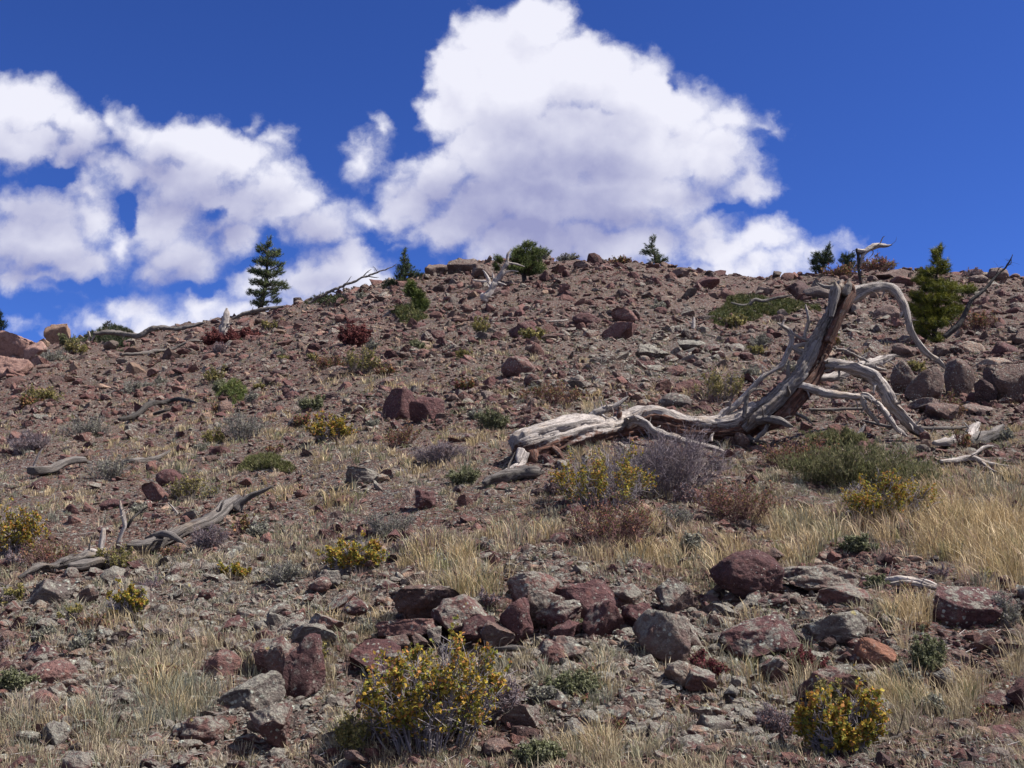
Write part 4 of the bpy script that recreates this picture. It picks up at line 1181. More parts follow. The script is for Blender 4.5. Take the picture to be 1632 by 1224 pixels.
def dead_set():
    g = 'weathered dead logs lying on the slope'
    dead('root_log', 'grey brown root piece lying under the broken left end of the big dead trunk', 'log',
         [('trunk', [(772,776,4),(785,768,9),(805,764,10),(830,762,9),(850,762,8),(866,762,4)], dict(rough=.3, seed=4))], M_WOOD_GREY, g)
    dead('fallen_log', 'long grey fallen log with a raised thin tip on the left slope', 'log',
         [('trunk', [(200,868,5),(222,862,9),(245,858,9),(275,850,8),(305,839,9),(335,828,10),(360,816,9),(380,806,6)], dict(rough=.25, seed=5, seg=18)),
          ('branch', [(375,812,9,12.6),(384,800,6,12.6),(400,790,4.5,12.6),(418,782,3.5,12.6),(435,774,1.5,12.6)], dict(rough=.2, seed=6)),
          ('branch', [(235,858,4,10.7),(252,851,5,10.6),(270,853,5,10.5),(288,862,4,10.4),(298,872,2,10.4)], dict(rough=.2, seed=7)),
          ('branch', [(188,866,2.6,10.6),(194,850,3.2,10.6),(199,838,3.2,10.6),(197,824,3.4,10.6),(193,810,2.6,10.6),(191,797,1,10.6)], dict(rough=.2, seed=8, mat=M_WOOD_PALE)),
          ('branch', [(203,840,2,10.6),(212,825,2,10.6),(224,815,1.8,10.7),(236,808,.8,10.7)], dict(rough=.2, seed=9, mat=M_WOOD_DARK)),
          ('branch', [(284,820,2,11.5),(277,811,1.8,11.5),(267,800,1,11.5)], dict(seg=6, mat=M_WOOD_PALE))], M_WOOD_GREY, g)
    dead('splintered_log', 'splintered grey log base with frayed wood at the lower left end of the long log', 'log',
         [('trunk', [(30,922,3),(60,913,6),(85,906,7),(110,901,8),(135,894,10),(155,890,9),(172,886,5)], dict(rough=.4, seed=15, seg=20)),
          ('branch', [(108,914,5),(130,908,7),(150,902,8),(172,893,7),(190,884,3)], dict(rough=.4, seed=16)),
          ('branch', [(135,890,7,9.6),(142,882,8,9.6),(152,882,7,9.6),(160,890,4,9.6)], dict(rough=.35, seed=18, mat=M_WOOD)),
          ('branch', [(160,885,4,9.6),(161,872,4,9.6),(163,858,4,9.6),(165,842,3.4,9.6)], dict(rough=.15, seed=17, mat=M_WOOD_PALE))], M_WOOD_GREY, g)
    dead('fallen_log', 'grey log end cut by the left edge of the photo', 'log',
         [('trunk', [(-40,940,8),(-10,936,10),(8,932,8),(16,930,3)], dict(rough=.3, seed=19))], M_WOOD_GREY, g)
    dead('fallen_log', 'short grey log with white forked branches at its left end', 'log',
         [('trunk', [(46,757,6),(60,754,8),(85,751,7),(110,747,6),(130,745,5),(142,743,2)], dict(rough=.25, seed=20)),
          ('branch', [(52,750,2,15.),(56,738,2,15.),(62,724,1.8,15.),(68,715,.8,15.)], dict(seg=6, mat=M_WOOD)),
          ('branch', [(54,750,2,15.),(46,748,1.6,15.),(40,744,.8,15.)], dict(seg=6, mat=M_WOOD_PALE))], M_WOOD_GREY, g)
    dead('fallen_log', 'short thin dark grey log above the round maroon rock', 'log',
         [('trunk', [(192,739,2),(215,736,4),(235,730,4),(255,725,3),(271,719,1.5)], dict(rough=.25, seed=22))], M_WOOD_GREY, g)
    dead('curved_log', 'dark curved log lying on the middle left slope', 'log',
         [('trunk', [(190,674,3),(215,667,4),(240,657,4.5),(262,649,4),(285,646,3.4),(312,650,2)], dict(rough=.2, seed=23)),
          ('branch', [(245,664,2.5),(262,662,2.5),(280,657,1.5)], dict(seg=8))], M_WOOD_DARK, g)
    dead('thin_pole', 'long thin grey fallen pole on the upper left slope below the dead root', 'log',
         [('trunk', [(190,573,2.5),(225,567,3),(244,563,2.6),(275,555,2.2),(305,548,2),(338,540,1.2)], dict(rough=.15, seed=24))], M_WOOD_GREY, g)
    dead('dead_root', 'long wavy grey root running along the left ridge line', 'dead root',
         [('trunk', [(150,532,3,44),(175,530,4,44),(200,533,4,44),(222,535,4.5,43.5),(236,527,4.5,43.5),(255,522,4,43.5),(275,524,3.5,43.5),(300,521,3,43.5),(325,514,2,43.5)], dict(rough=.2, seed=26)),
          ('branch', [(141,527,1,44),(143,535,1.6,44),(142,543,1,44)], dict(seg=6, mat=M_WOOD)),
          ('branch', [(154,528,1,44),(150,536,1.6,44),(146,543,1,44)], dict(seg=6, mat=M_WOOD)),
          ('branch', [(168,520,1,44),(173,514,.8,44),(177,510,.4,44)], dict(seg=6))], M_WOOD_GREY)
    dead('leaning_pole', 'long dead pole with bare side twigs leaning out from the ridge against white cloud', 'dead tree',
         [('trunk', [(492,484,2.2,52),(505,475,2.6,52),(530,463,2.3,52),(560,450,1.9,52),(590,438,1.5,52),(612,430,1.1,52),(632,421,.6,52)], dict(rough=.12, wob=.05, seed=27, seg=8)),
          ('branch', [(528,464,1.2,52),(540,468,1,52),(552,471,.5,52)], dict(seg=5)), ('branch', [(575,444,1,52),(585,434,.8,52),(592,429,.3,52)], dict(seg=5)),
          ('branch', [(585,440,1,52),(596,442,.8,52),(604,442,.3,52)], dict(seg=5)), ('branch', [(550,454,.9,52),(556,446,.7,52),(560,440,.3,52)], dict(seg=5)),
          ('branch', [(602,434,.8,52),(598,428,.6,52),(594,424,.3,52)], dict(seg=5))], M_WOOD_GREY)
    dead('fallen_log', 'grey log lying on the ridge beside the foot of the tall left pine', 'log',
         [('trunk', [(370,508,2,50),(390,500,3,50),(410,495,3.4,50),(432,491,3,50),(452,488,1.5,50)], dict(rough=.2, seed=28))], M_WOOD_GREY, g)
    dead('dead_snag', 'bleached white dead snag with splayed branches on the ridge left of the bushy pine', 'dead tree',
         [('trunk', [(770,478,7,47),(779,468,6,47),(786,456,5,47),(792,445,4.2,47),(800,436,3.6,47),(806,422,3,47),(810,408,2.2,47),(814,396,1,47)], dict(rough=.25, seed=30, seg=12)),
          ('branch', [(782,460,4,47),(779,448,3.2,47),(775,438,2.4,47),(770,430,1,47)], dict(seg=8)),
          ('branch', [(788,452,2,47),(786,442,2,47),(785,434,.8,47)], dict(seg=6)),
          ('branch', [(798,440,2,47),(812,432,1.6,47),(826,433,1,47)], dict(seg=6)),
          ('branch', [(808,418,1.8,47),(822,421,1.6,47),(836,425,.8,47)], dict(seg=6)),
          ('branch', [(788,450,2.5,47),(800,452,2,47),(812,458,1,47)], dict(seg=6)),
          ('branch', [(784,452,3,47),(770,448,3,47),(755,447,2,47)], dict(seg=8)),
          ('root', [(772,472,6,47),(764,478,4,47),(757,480,2,47)], dict(seg=8))], M_WOOD_PALE)
    dead('pale_stump', 'pale splintered tree stump standing upright on the left ridge', 'stump',
         [('trunk', [(353,533,6,44),(356,524,6.5,44),(359,512,5.5,44),(361,500,4.5,44),(362,491,1.5,44)], dict(rough=.35, seed=31, seg=14)),
          ('root', [(354,530,4,44),(348,536,3,44),(343,540,1.5,44)], dict(seg=8))], M_WOOD_PALE)
    dead('fallen_branch', 'pale sinuous dead branch lying along the top of the green mat', 'branch',
         [('trunk', [(1165,482,1.2,38),(1178,487,2.6,38),(1192,486,3,38),(1203,478,3,38),(1216,480,2.5,38),(1235,475,2.4,38),(1262,471,1.4,38)], dict(rough=.2, seed=32, seg=8))], M_WOOD_GREY)
    dead('dead_branch', 'long dark bare branch sweeping up to the sky beside the bright green pine', 'dead tree',
         [('trunk', [(1506,537,4,22),(1520,524,4.4,22),(1532,512,4,22),(1541,494,3.6,22),(1550,477,3,22),(1572,459,2.4,22),(1590,438,2,22),(1605,423,1.4,22),(1614,406,.6,22)], dict(rough=.15, seed=35, wob=.02)),
          ('branch', [(1584,446,1,22),(1592,428,.8,22),(1600,424,.4,22)], dict(seg=5)), ('branch', [(1604,424,1,22),(1611,420,.6,22),(1612,410,.3,22)], dict(seg=5))], M_WOOD_DARK)
    dead('split_log', 'split pale silver log lying in the grass behind the flat topped boulder', 'log',
         [('trunk', [(1374,925,3),(1400,930,5),(1430,936,6),(1460,942,6),(1492,950,5)], dict(rough=.3, seed=37, seg=14)),
          ('branch', [(1420,944,3),(1450,948,4),(1485,955,3)], dict(seg=8, rough=.3))], M_WOOD_PALE, g)
    dead('dead_wood', 'forked grey dead wood pile with dark charred side right of the dead tree', 'dead wood',
         [('trunk', [(1490,717,4),(1510,712,7),(1526,703,9),(1540,692,9),(1552,682,6),(1562,674,2)], dict(rough=.25, seed=38, seg=16)),
          ('branch', [(1538,702,5),(1560,690,7),(1580,686,7),(1598,682,4)], dict(rough=.3, seed=39, mat=M_WOOD_GREY)),
          ('branch', [(1545,706,5),(1565,700,6),(1590,694,4)], dict(rough=.3, seed=40, mat=M_WOOD_DARK))], M_WOOD)  # this branch takes the dark wood tone
    dead('fallen_branch', 'forked silver branch on the grass below the small dead wood pile', 'branch',
         [('trunk', [(1500,742,3),(1525,735,4),(1550,733,5),(1575,738,4),(1608,742,1.5)], dict(rough=.2, seed=46)),
          ('branch', [(1550,731,3),(1568,722,2.6),(1588,713,1)], dict(seg=8)), ('branch', [(1560,734,2.6),(1580,748,2),(1596,752,1)], dict(seg=8))], M_WOOD)
    dead('dead_stub', 'short pale pointed stub sticking up below the curved branch of the dead tree', 'branch',
         [('trunk', [(1362,704,5,12.6),(1368,695,4.4,12.6),(1374,685,3,12.6),(1379,676,1,12.6)], dict(rough=.25, seed=54))], M_WOOD_PALE)
    dead('fallen_branch', 'thin grey branch on the ground under the right limbs of the dead tree', 'branch',
         [('trunk', [(1290,660,2),(1320,657,2.6),(1350,656,2.6),(1390,655,1.5)], dict(seed=55))], M_WOOD_GREY)
    dead('fallen_branch', 'thin grey branch lying between the curved branch and the dead wood pile', 'branch',
         [('trunk', [(1375,676,2),(1410,679,2.6),(1450,684,2.6),(1520,682,3),(1546,680,1.5)], dict(seed=56))], M_WOOD_GREY)
    dead('fallen_branch', 'bleached forked twig lying in front of the peaked boulder above the golden shrub', 'branch',
         [('trunk', [(770,1012,2),(790,1022,4),(815,1024,5),(838,1028,3)], dict(rough=.3, seed=57))], M_WOOD_GREY)
    dead('fallen_branch', 'long pale curved twig on gravel right of the big golden shrub', 'branch',
         [('trunk', [(775,1110,1.5),(800,1098,2),(825,1090,2),(852,1080,1)], dict(seed=58, seg=7))], M_WOOD_PALE)
    dead('fallen_branch', 'pale twig lying left of the flat rocks near the bottom right corner', 'branch',
         [('trunk', [(1408,1188,1.5),(1430,1182,2.4),(1455,1172,1)], dict(seed=59, seg=7))], M_WOOD_GREY)
    dead('fallen_branch', 'short weathered grey chip of wood at the bottom centre of the gravel', 'branch',
         [('trunk', [(1050,1215,2),(1060,1206,4),(1068,1196,2)], dict(seed=60, seg=8, rough=.3))], M_WOOD)
    dead('fallen_branch', 'pale split stick lying in the middle slope left of the brown pair of boulders', 'branch',
         [('trunk', [(870,518,1.2),(890,516,2),(905,515,1.2)], dict(seed=66, seg=7))], M_WOOD)
    dead('dead_stub', 'tiny orange pale stub standing at the left end of the green mat', 'stump',
         [('trunk', [(1104,524,3,33),(1105,515,3,33),(1106,505,1.5,33)], dict(seed=67, seg=8, rough=.3))], M_WOOD_PALE)
dead_set()

# ------------------------------------------------------------------ conifers
def conifer(label, base, y, blobs, name='pine_tree', trunk_top=None, trunk_r=3.0, seed=0, col=(.030, .052, .020), col2=(.10, .13, .030), nl=.10, nw=.010, dens=1.0, group=None, flat=.6):
    r = np.random.RandomState(seed + 300)
    y = float(at(base[0], base[1])[1])
    s = y / F
    bp = pt(base[0], base[1], y)
    gz = float(ground_z(bp.x, y)); bp.z = min(bp.z, gz) - .05 if abs(bp.z - gz) < 1.2 else gz - .05
    o = np.array(bp)
    root = thing(name, bp, label, 'tree', group)
    top = trunk_top or (blobs[0][0], blobs[0][1])
    # trunk follows the middle of the crown
    TP = [tuple(bp)]; TR = [trunk_r * s]
    nb = 7
    xs = [b[0] for b in blobs]; ysb = [b[1] for b in blobs]
    for k in range(1, nb + 1):
        f = k / nb
        yy = base[1] + (top[1] - base[1]) * f
        near = [b for b in blobs if abs(b[1] - yy) < 14]
        cx = base[0] + (top[0] - base[0]) * f
        if near and k < nb: cx = .6 * cx + .4 * np.mean([b[0] for b in near])
        TP.append(tuple(pt(cx, yy, y))); TR.append(trunk_r * s * (1 - .9 * f) + .004)
    TP = np.array(TP); TR = np.array(TR)
    mb = MB(); tp, tr = tube(mb, TP, TR, 8, .15 * y / 30, rough=.15, seed=seed, broken=False)
    limb = MB(); fol = MB()
    A, B, ra, rb = [], [], [], []
    NP, ND, NL_, NC = [], [], [], []
    width = (max(xs) - min(xs)) * s
    for (bx, by, rx, ry) in blobs:
        for side in range(3):
            # front, middle and back lobe of the same whorl
            off = (0, -1, 1)[side]
            dep = off * width * r.uniform(.15, .34) * (1 if rx > 7 else .5)
            jx = r.normal(0, rx * .25) if side else 0
            if side and abs(bx - top[0]) > width / s * .36: dep *= .4
            c = np.array(pt(bx + jx, by + (r.uniform(-3, 3) if side else 0), y + dep))
            # limb from trunk lower down
            d = np.linalg.norm(tp - (c - np.array([0, 0, .12 + .25 * np.linalg.norm(c[:2] - tp.mean(0)[:2])])), axis=1)
            q = tp[np.argmin(d)]
            mid = (q + c) / 2 - np.array([0, 0, .05 * np.linalg.norm(c - q)])
            A += [q, mid]; B += [mid, c]; ra += [.9 * s, .6 * s]; rb += [.6 * s, .35 * s]
            Rx, Rz = rx * s, ry * s
            ncl = max(4, int(dens * 1.25 * rx * ry / 4 * (1. if side == 0 else .5)))
            v = r.normal(size=(ncl, 3)); v = unit(v) * (r.rand(ncl, 1) ** .4)
            cc = c + v * np.array([Rx, min(Rx, width * .3) * .9, Rz])
            out = unit(cc - q) * np.array([1, 1, .35]) + np.array([0, 0, .55]) + r.normal(0, .28, (ncl, 3))
            out = unit(out)
            for i in range(ncl):
                if i % 3 == 0:
                    A.append(c); B.append(cc[i]); ra.append(.4 * s); rb.append(.2 * s)
            k = 26
            NP.append((np.repeat(cc, k, 0) + np.repeat(out, k, 0) * (r.rand(ncl * k, 1) - .6) * nl * 1.6))
            dd = np.repeat(out, k, 0) * .75 + unit(r.normal(size=(ncl * k, 3))) * .95
            ND.append(dd)
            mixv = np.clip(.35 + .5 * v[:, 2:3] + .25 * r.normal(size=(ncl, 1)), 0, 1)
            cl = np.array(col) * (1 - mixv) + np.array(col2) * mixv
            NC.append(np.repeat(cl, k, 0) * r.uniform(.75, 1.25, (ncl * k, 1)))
    NP = np.concatenate(NP); ND = np.concatenate(ND); NC = np.concatenate(NC)
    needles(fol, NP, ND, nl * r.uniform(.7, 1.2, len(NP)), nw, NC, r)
    sticks(limb, A, B, np.array(ra), np.array(rb), (.10, .075, .06), 5)
    mb.build('trunk', M_WOOD_DARK, root, origin=o, use_uv=True)
    limb.build('limbs', M_TWIG, root, origin=o)
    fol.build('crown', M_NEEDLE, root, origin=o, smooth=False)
    return root

def conifers():
    gr = 'small conifers standing along the ridge'
    conifer('tall dark ridge pine standing alone against the clouds on the left', (414,491), 50,
        [(427,388,6,8),(417,397,9,7),(428,405,13,7),(441,402,7,7),(413,417,13,7),(430,420,14,7),(406,433,11,7),(427,436,18,8),(447,421,6,5),(444,434,8,6),(411,449,14,7),(429,452,17,7),(446,452,9,6),(457,458,7,4),(401,466,9,5),(416,466,13,7),(438,464,11,6),(410,480,10,6),(440,478,9,6),(422,484,8,5)],
        seed=1, trunk_r=4.5, nl=.17, nw=.022, group=gr, col=(.040,.058,.026), col2=(.17,.20,.075))
    conifer('dark spired spruce with low spreading skirt on the ridge beside the leaning pole', (644,458), 50,
        [(645,404,4,7),(645,416,8,6),(650,426,10,6),(639,428,9,6),(637,441,12,6),(656,438,13,6),(669,439,6,4),(625,451,13,4),(615,455,7,3),(645,449,14,6)],
        name='spruce_tree', seed=2, trunk_r=3, nl=.13, nw=.02, group=gr, col=(.030,.048,.024), col2=(.10,.135,.055), dens=1.3)
    conifer('small leaning green pine below the dark spruce', (653,508), 42,
        [(656,454,8,8),(654,464,10,8),(664,471,11,8),(671,484,10,8),(669,494,9,5),(662,482,7,6),(676,488,6,5)],
        seed=3, trunk_r=2.6, nl=.13, nw=.018, group=gr, col=(.045,.068,.020), col2=(.19,.22,.05), dens=1.2)
    conifer('dense round bushy pine behind the white snag on the ridge', (838,442), 51,
        [(843,391,11,6),(831,400,12,8),(854,400,15,8),(824,413,12,9),(844,414,20,11),(863,401,7,4),(821,427,12,8),(841,430,22,8),(858,427,13,7),(794,412,7,6),(792,424,6,6),(826,404,10,6)],
        seed=4, trunk_r=4, nl=.16, nw=.02, group=gr, col=(.040,.060,.020), col2=(.18,.21,.055), dens=1.3)
    conifer('lone ragged pine on the ridge in front of the big cloud', (1045,426), 55,
        [(1040,381,5,5),(1036,391,8,5),(1029,401,8,5),(1041,404,10,6),(1049,410,9,5),(1059,415,8,4),(1044,418,12,5)],
        seed=5, trunk_r=2.6, nl=.15, nw=.02, group=gr, col=(.035,.052,.026), col2=(.14,.17,.07))
    conifer('small dark pine on the right ridge crest left of the leaning trunk top', (1312,436), 52,
        [(1321,394,5,6),(1318,404,9,7),(1301,407,8,7),(1297,418,8,6),(1310,418,14,8),(1322,412,8,7),(1305,427,12,6)],
        seed=6, trunk_r=2.6, nl=.15, nw=.02, group=gr, col=(.032,.048,.026), col2=(.12,.15,.06), dens=1.2)
    conifer('tiny dark pine on the crest immediately left of the leaning trunk top', (1352,434), 52,
        [(1345,408,7,5),(1357,408,7,5),(1347,416,11,6),(1353,419,10,6),(1348,427,8,5)],
        seed=7, trunk_r=2.2, nl=.14, nw=.02, group=gr, col=(.032,.048,.026), col2=(.12,.15,.06), dens=1.2)
    conifer('dark conifer tip rising behind the pink boulders at the left edge', (-2,545), 52,
        [(0,500,4,7),(-4,512,8,7),(4,519,8,6),(-6,528,12,7)], seed=8, trunk_r=2.5, nl=.15, nw=.02, group=gr, col=(.016,.030,.018), col2=(.04,.06,.03))
    conifer('bright yellow green pine standing behind the dead tree on the right', (1494,552), 25,
        [(1499,396,4,8),(1490,403,6,7),(1494,416,11,8),(1479,433,15,7),(1504,429,12,8),(1469,447,12,7),(1490,455,24,10),(1514,459,18,8),(1544,461,14,6),(1464,472,13,8),(1485,478,24,10),(1512,476,18,10),(1457,491,10,8),(1478,496,22,10),(1503,497,22,10),(1526,492,14,8),(1478,514,22,9),(1500,512,18,9),(1470,530,15,6),(1493,538,13,8),(1486,546,12,5)],
        seed=9, trunk_r=4.5, nl=.105, nw=.0095, col=(.045,.062,.012), col2=(.29,.28,.035), dens=1.35)
conifers()

# ------------------------------------------------------------------ shrubs and mats
KINDS = {  # leaf colours, twig colour, leaf size, leaves per unit
 'golden': dict(pal=[(.09,.11,.03),(.15,.165,.035),(.22,.21,.04),(.32,.25,.04),(.38,.24,.04),(.42,.19,.06)], twig=(.20,.175,.175), leaf=.019, stems=56, lpt=1.6),
 'olive':  dict(pal=[(.20,.18,.06),(.27,.23,.08),(.15,.15,.055),(.32,.25,.09)], twig=(.16,.13,.12), leaf=.014, stems=36, lpt=1.0),
 'twiggy': dict(pal=[(.20,.10,.09),(.26,.16,.13)], twig=(.17,.14,.145), leaf=.008, stems=90, lpt=.25),
 'rust':   dict(pal=[(.24,.095,.06),(.16,.13,.05),(.30,.16,.08),(.12,.12,.04),(.22,.07,.06)], twig=(.15,.085,.075), leaf=.017, stems=40, lpt=.55),
 'broom':  dict(pal=[(.17,.175,.07),(.22,.21,.10),(.13,.14,.06),(.26,.22,.12)], twig=(.13,.12,.07), leaf=.013, stems=80, lpt=.9),
 'maroon': dict(pal=[(.14,.045,.045),(.19,.065,.055),(.10,.04,.04)], twig=(.12,.05,.05), leaf=.016, stems=60, lpt=1.2),
 'sage':   dict(pal=[(.20,.20,.155),(.27,.26,.20),(.16,.155,.12)], twig=(.18,.16,.15), leaf=.012, stems=46, lpt=.6),
 'scarlet':dict(pal=[(.17,.04,.045),(.13,.045,.045),(.12,.08,.05)], twig=(.14,.05,.05), leaf=.016, stems=24, lpt=1.0),
 'green':  dict(pal=[(.15,.16,.08),(.20,.20,.12),(.12,.13,.06)], twig=(.12,.11,.06), leaf=.014, stems=40, lpt=1.1),
}
def shrub(px, py, w, h, kind, label, seed, name='shrub', group=None, lean=(0, 0), cat='shrub'):
    """px,py centre of the base; w,h size in photograph pixels"""
    K = KINDS[kind]; r = np.random.RandomState(seed)
    x0, y0, z0 = (float(v) for v in at(px, py))
    s = y0 / F; W, H = w * s, h * s
    sc = max(1.0, y0 / 9.0) * (1 if w > 100 else .9)
    o = np.array([x0, y0 + W * .15, float(ground_z(x0, y0 + W * .15))])
    root = thing(name, Vector(o), label, cat, group)
    ns = int(K['stems'] * (1.5 if w > 120 else 1 if w > 50 else .55))
    ph = r.uniform(0, 2 * np.pi, ns); rr = np.sqrt(r.rand(ns))
    ex = np.cos(ph) * rr * W * .5; ey = np.sin(ph) * rr * W * .34
    lump = (1 + (.32 * ex / (W * .5) if w > 200 and kind == 'golden' else 0)) + .62 * n2(ex * 3 / W + seed, ey * 3 / W, .8, 2)
    ez = H * np.sqrt(np.clip(1 - .62 * rr ** 2, .1, 1)) * r.uniform(.62, 1.05, ns) * lump
    bx, by = ex * r.uniform(.25, .6, ns), ey * r.uniform(.25, .6, ns)
    gz0 = ground_z(o[0] + bx, o[1] + by) - o[2] - .01
    gz1 = ground_z(o[0] + ex, o[1] + ey) - o[2]
    A0 = np.stack([bx, by, gz0], 1); E = np.stack([ex + lean[0] * W, ey, np.maximum(ez * .9 + gz0 * .5, gz1 + .02)], 1)
    nseg = 5; pts = [A0]
    for k in range(1, nseg + 1):
        f = k / nseg
        p = A0 + (E - A0) * np.array([f, f, f ** .85])[None] + r.normal(0, .045 * W * (.3 + .7 * f) * .5, (ns, 3))
        pts.append(p)
    tw = MB(); fo = MB()
    base_r = .0036 * sc * (1.2 if kind == 'golden' else 1)
    for k in range(nseg):
        sticks(tw, pts[k], pts[k + 1], base_r * (1 - k * .16), base_r * (1 - (k + 1) * .16), np.array(K['twig'])[None] * r.uniform(.7, 1.3, (ns, 1)), 4)
    # side twigs
    per = 7 if kind != 'twiggy' else 11
    TA = []; TB = []
    for k in range(2, nseg + 1):
        for j in range(per):
            f = r.rand(ns, 1); p = pts[k - 1] * (1 - f) + pts[k] * f
            out = unit(p * np.array([1, 1, .5]) + 1e-6) * .5 + r.normal(0, .6, (ns, 3)) + np.array([0, 0, .45])
            q = p + unit(out) * r.uniform(.05, .16, (ns, 1)) * (W + H) * .5 * .9
            TA.append(p); TB.append(q)
    TA = np.concatenate(TA); TB = np.concatenate(TB)
    sticks(tw, TA, TB, .0018 * sc, .0010 * sc, np.array(K['twig'])[None] * r.uniform(.7, 1.5, (len(TA), 1)), 3)
    nlt = max(1, int(6 * K['lpt'])) if K['lpt'] >= .5 else 1
    LP = []
    for j in range(nlt):
        f = r.uniform(.35, 1.1, (len(TA), 1)); LP.append(TA * (1 - f) + TB * f + r.normal(0, .006 * sc, (len(TA), 3)))
    LP = np.concatenate(LP)
    if K['lpt'] < 1: LP = LP[r.rand(len(LP)) < max(.35, K['lpt'])]
    cl = n2(LP[:, 0] * 1.0, LP[:, 2] + LP[:, 1], max(.08, W * .13), 2, seed * 1.1)
    LP_ok = (cl > (.0 if kind == 'golden' else -.2)) & (LP[:, 2] - gz0.mean() > H * r.uniform(.05, .45, len(LP))) if kind in ('golden', 'olive', 'rust') else cl > -9
    LP = LP[LP_ok]; cl = cl[LP_ok]
    pal = np.array(K['pal']); ix = ((r.rand(len(LP)) * .7 + .3 * (cl * .9 + .5)) * len(pal)).astype(int).clip(0, len(pal) - 1)
    C = pal[ix] * r.uniform(.75, 1.25, (len(LP), 1))
    if kind == 'broom':
        leaves(fo, LP, r.normal(0, .35, (len(LP), 3)) + np.array([0, 0, 1.]), K['leaf'] * 3 * sc * r.uniform(.6, 1.3, len(LP)), C, .16, r)
    else:
        leaves(fo, LP, r.normal(size=(len(LP), 3)), K['leaf'] * sc * r.uniform(.6, 1.35, len(LP)), C, .85, r)
    tw.build('branches', M_TWIG, root, smooth=False); fo.build('foliage', M_LEAF, root, smooth=False)
    return root

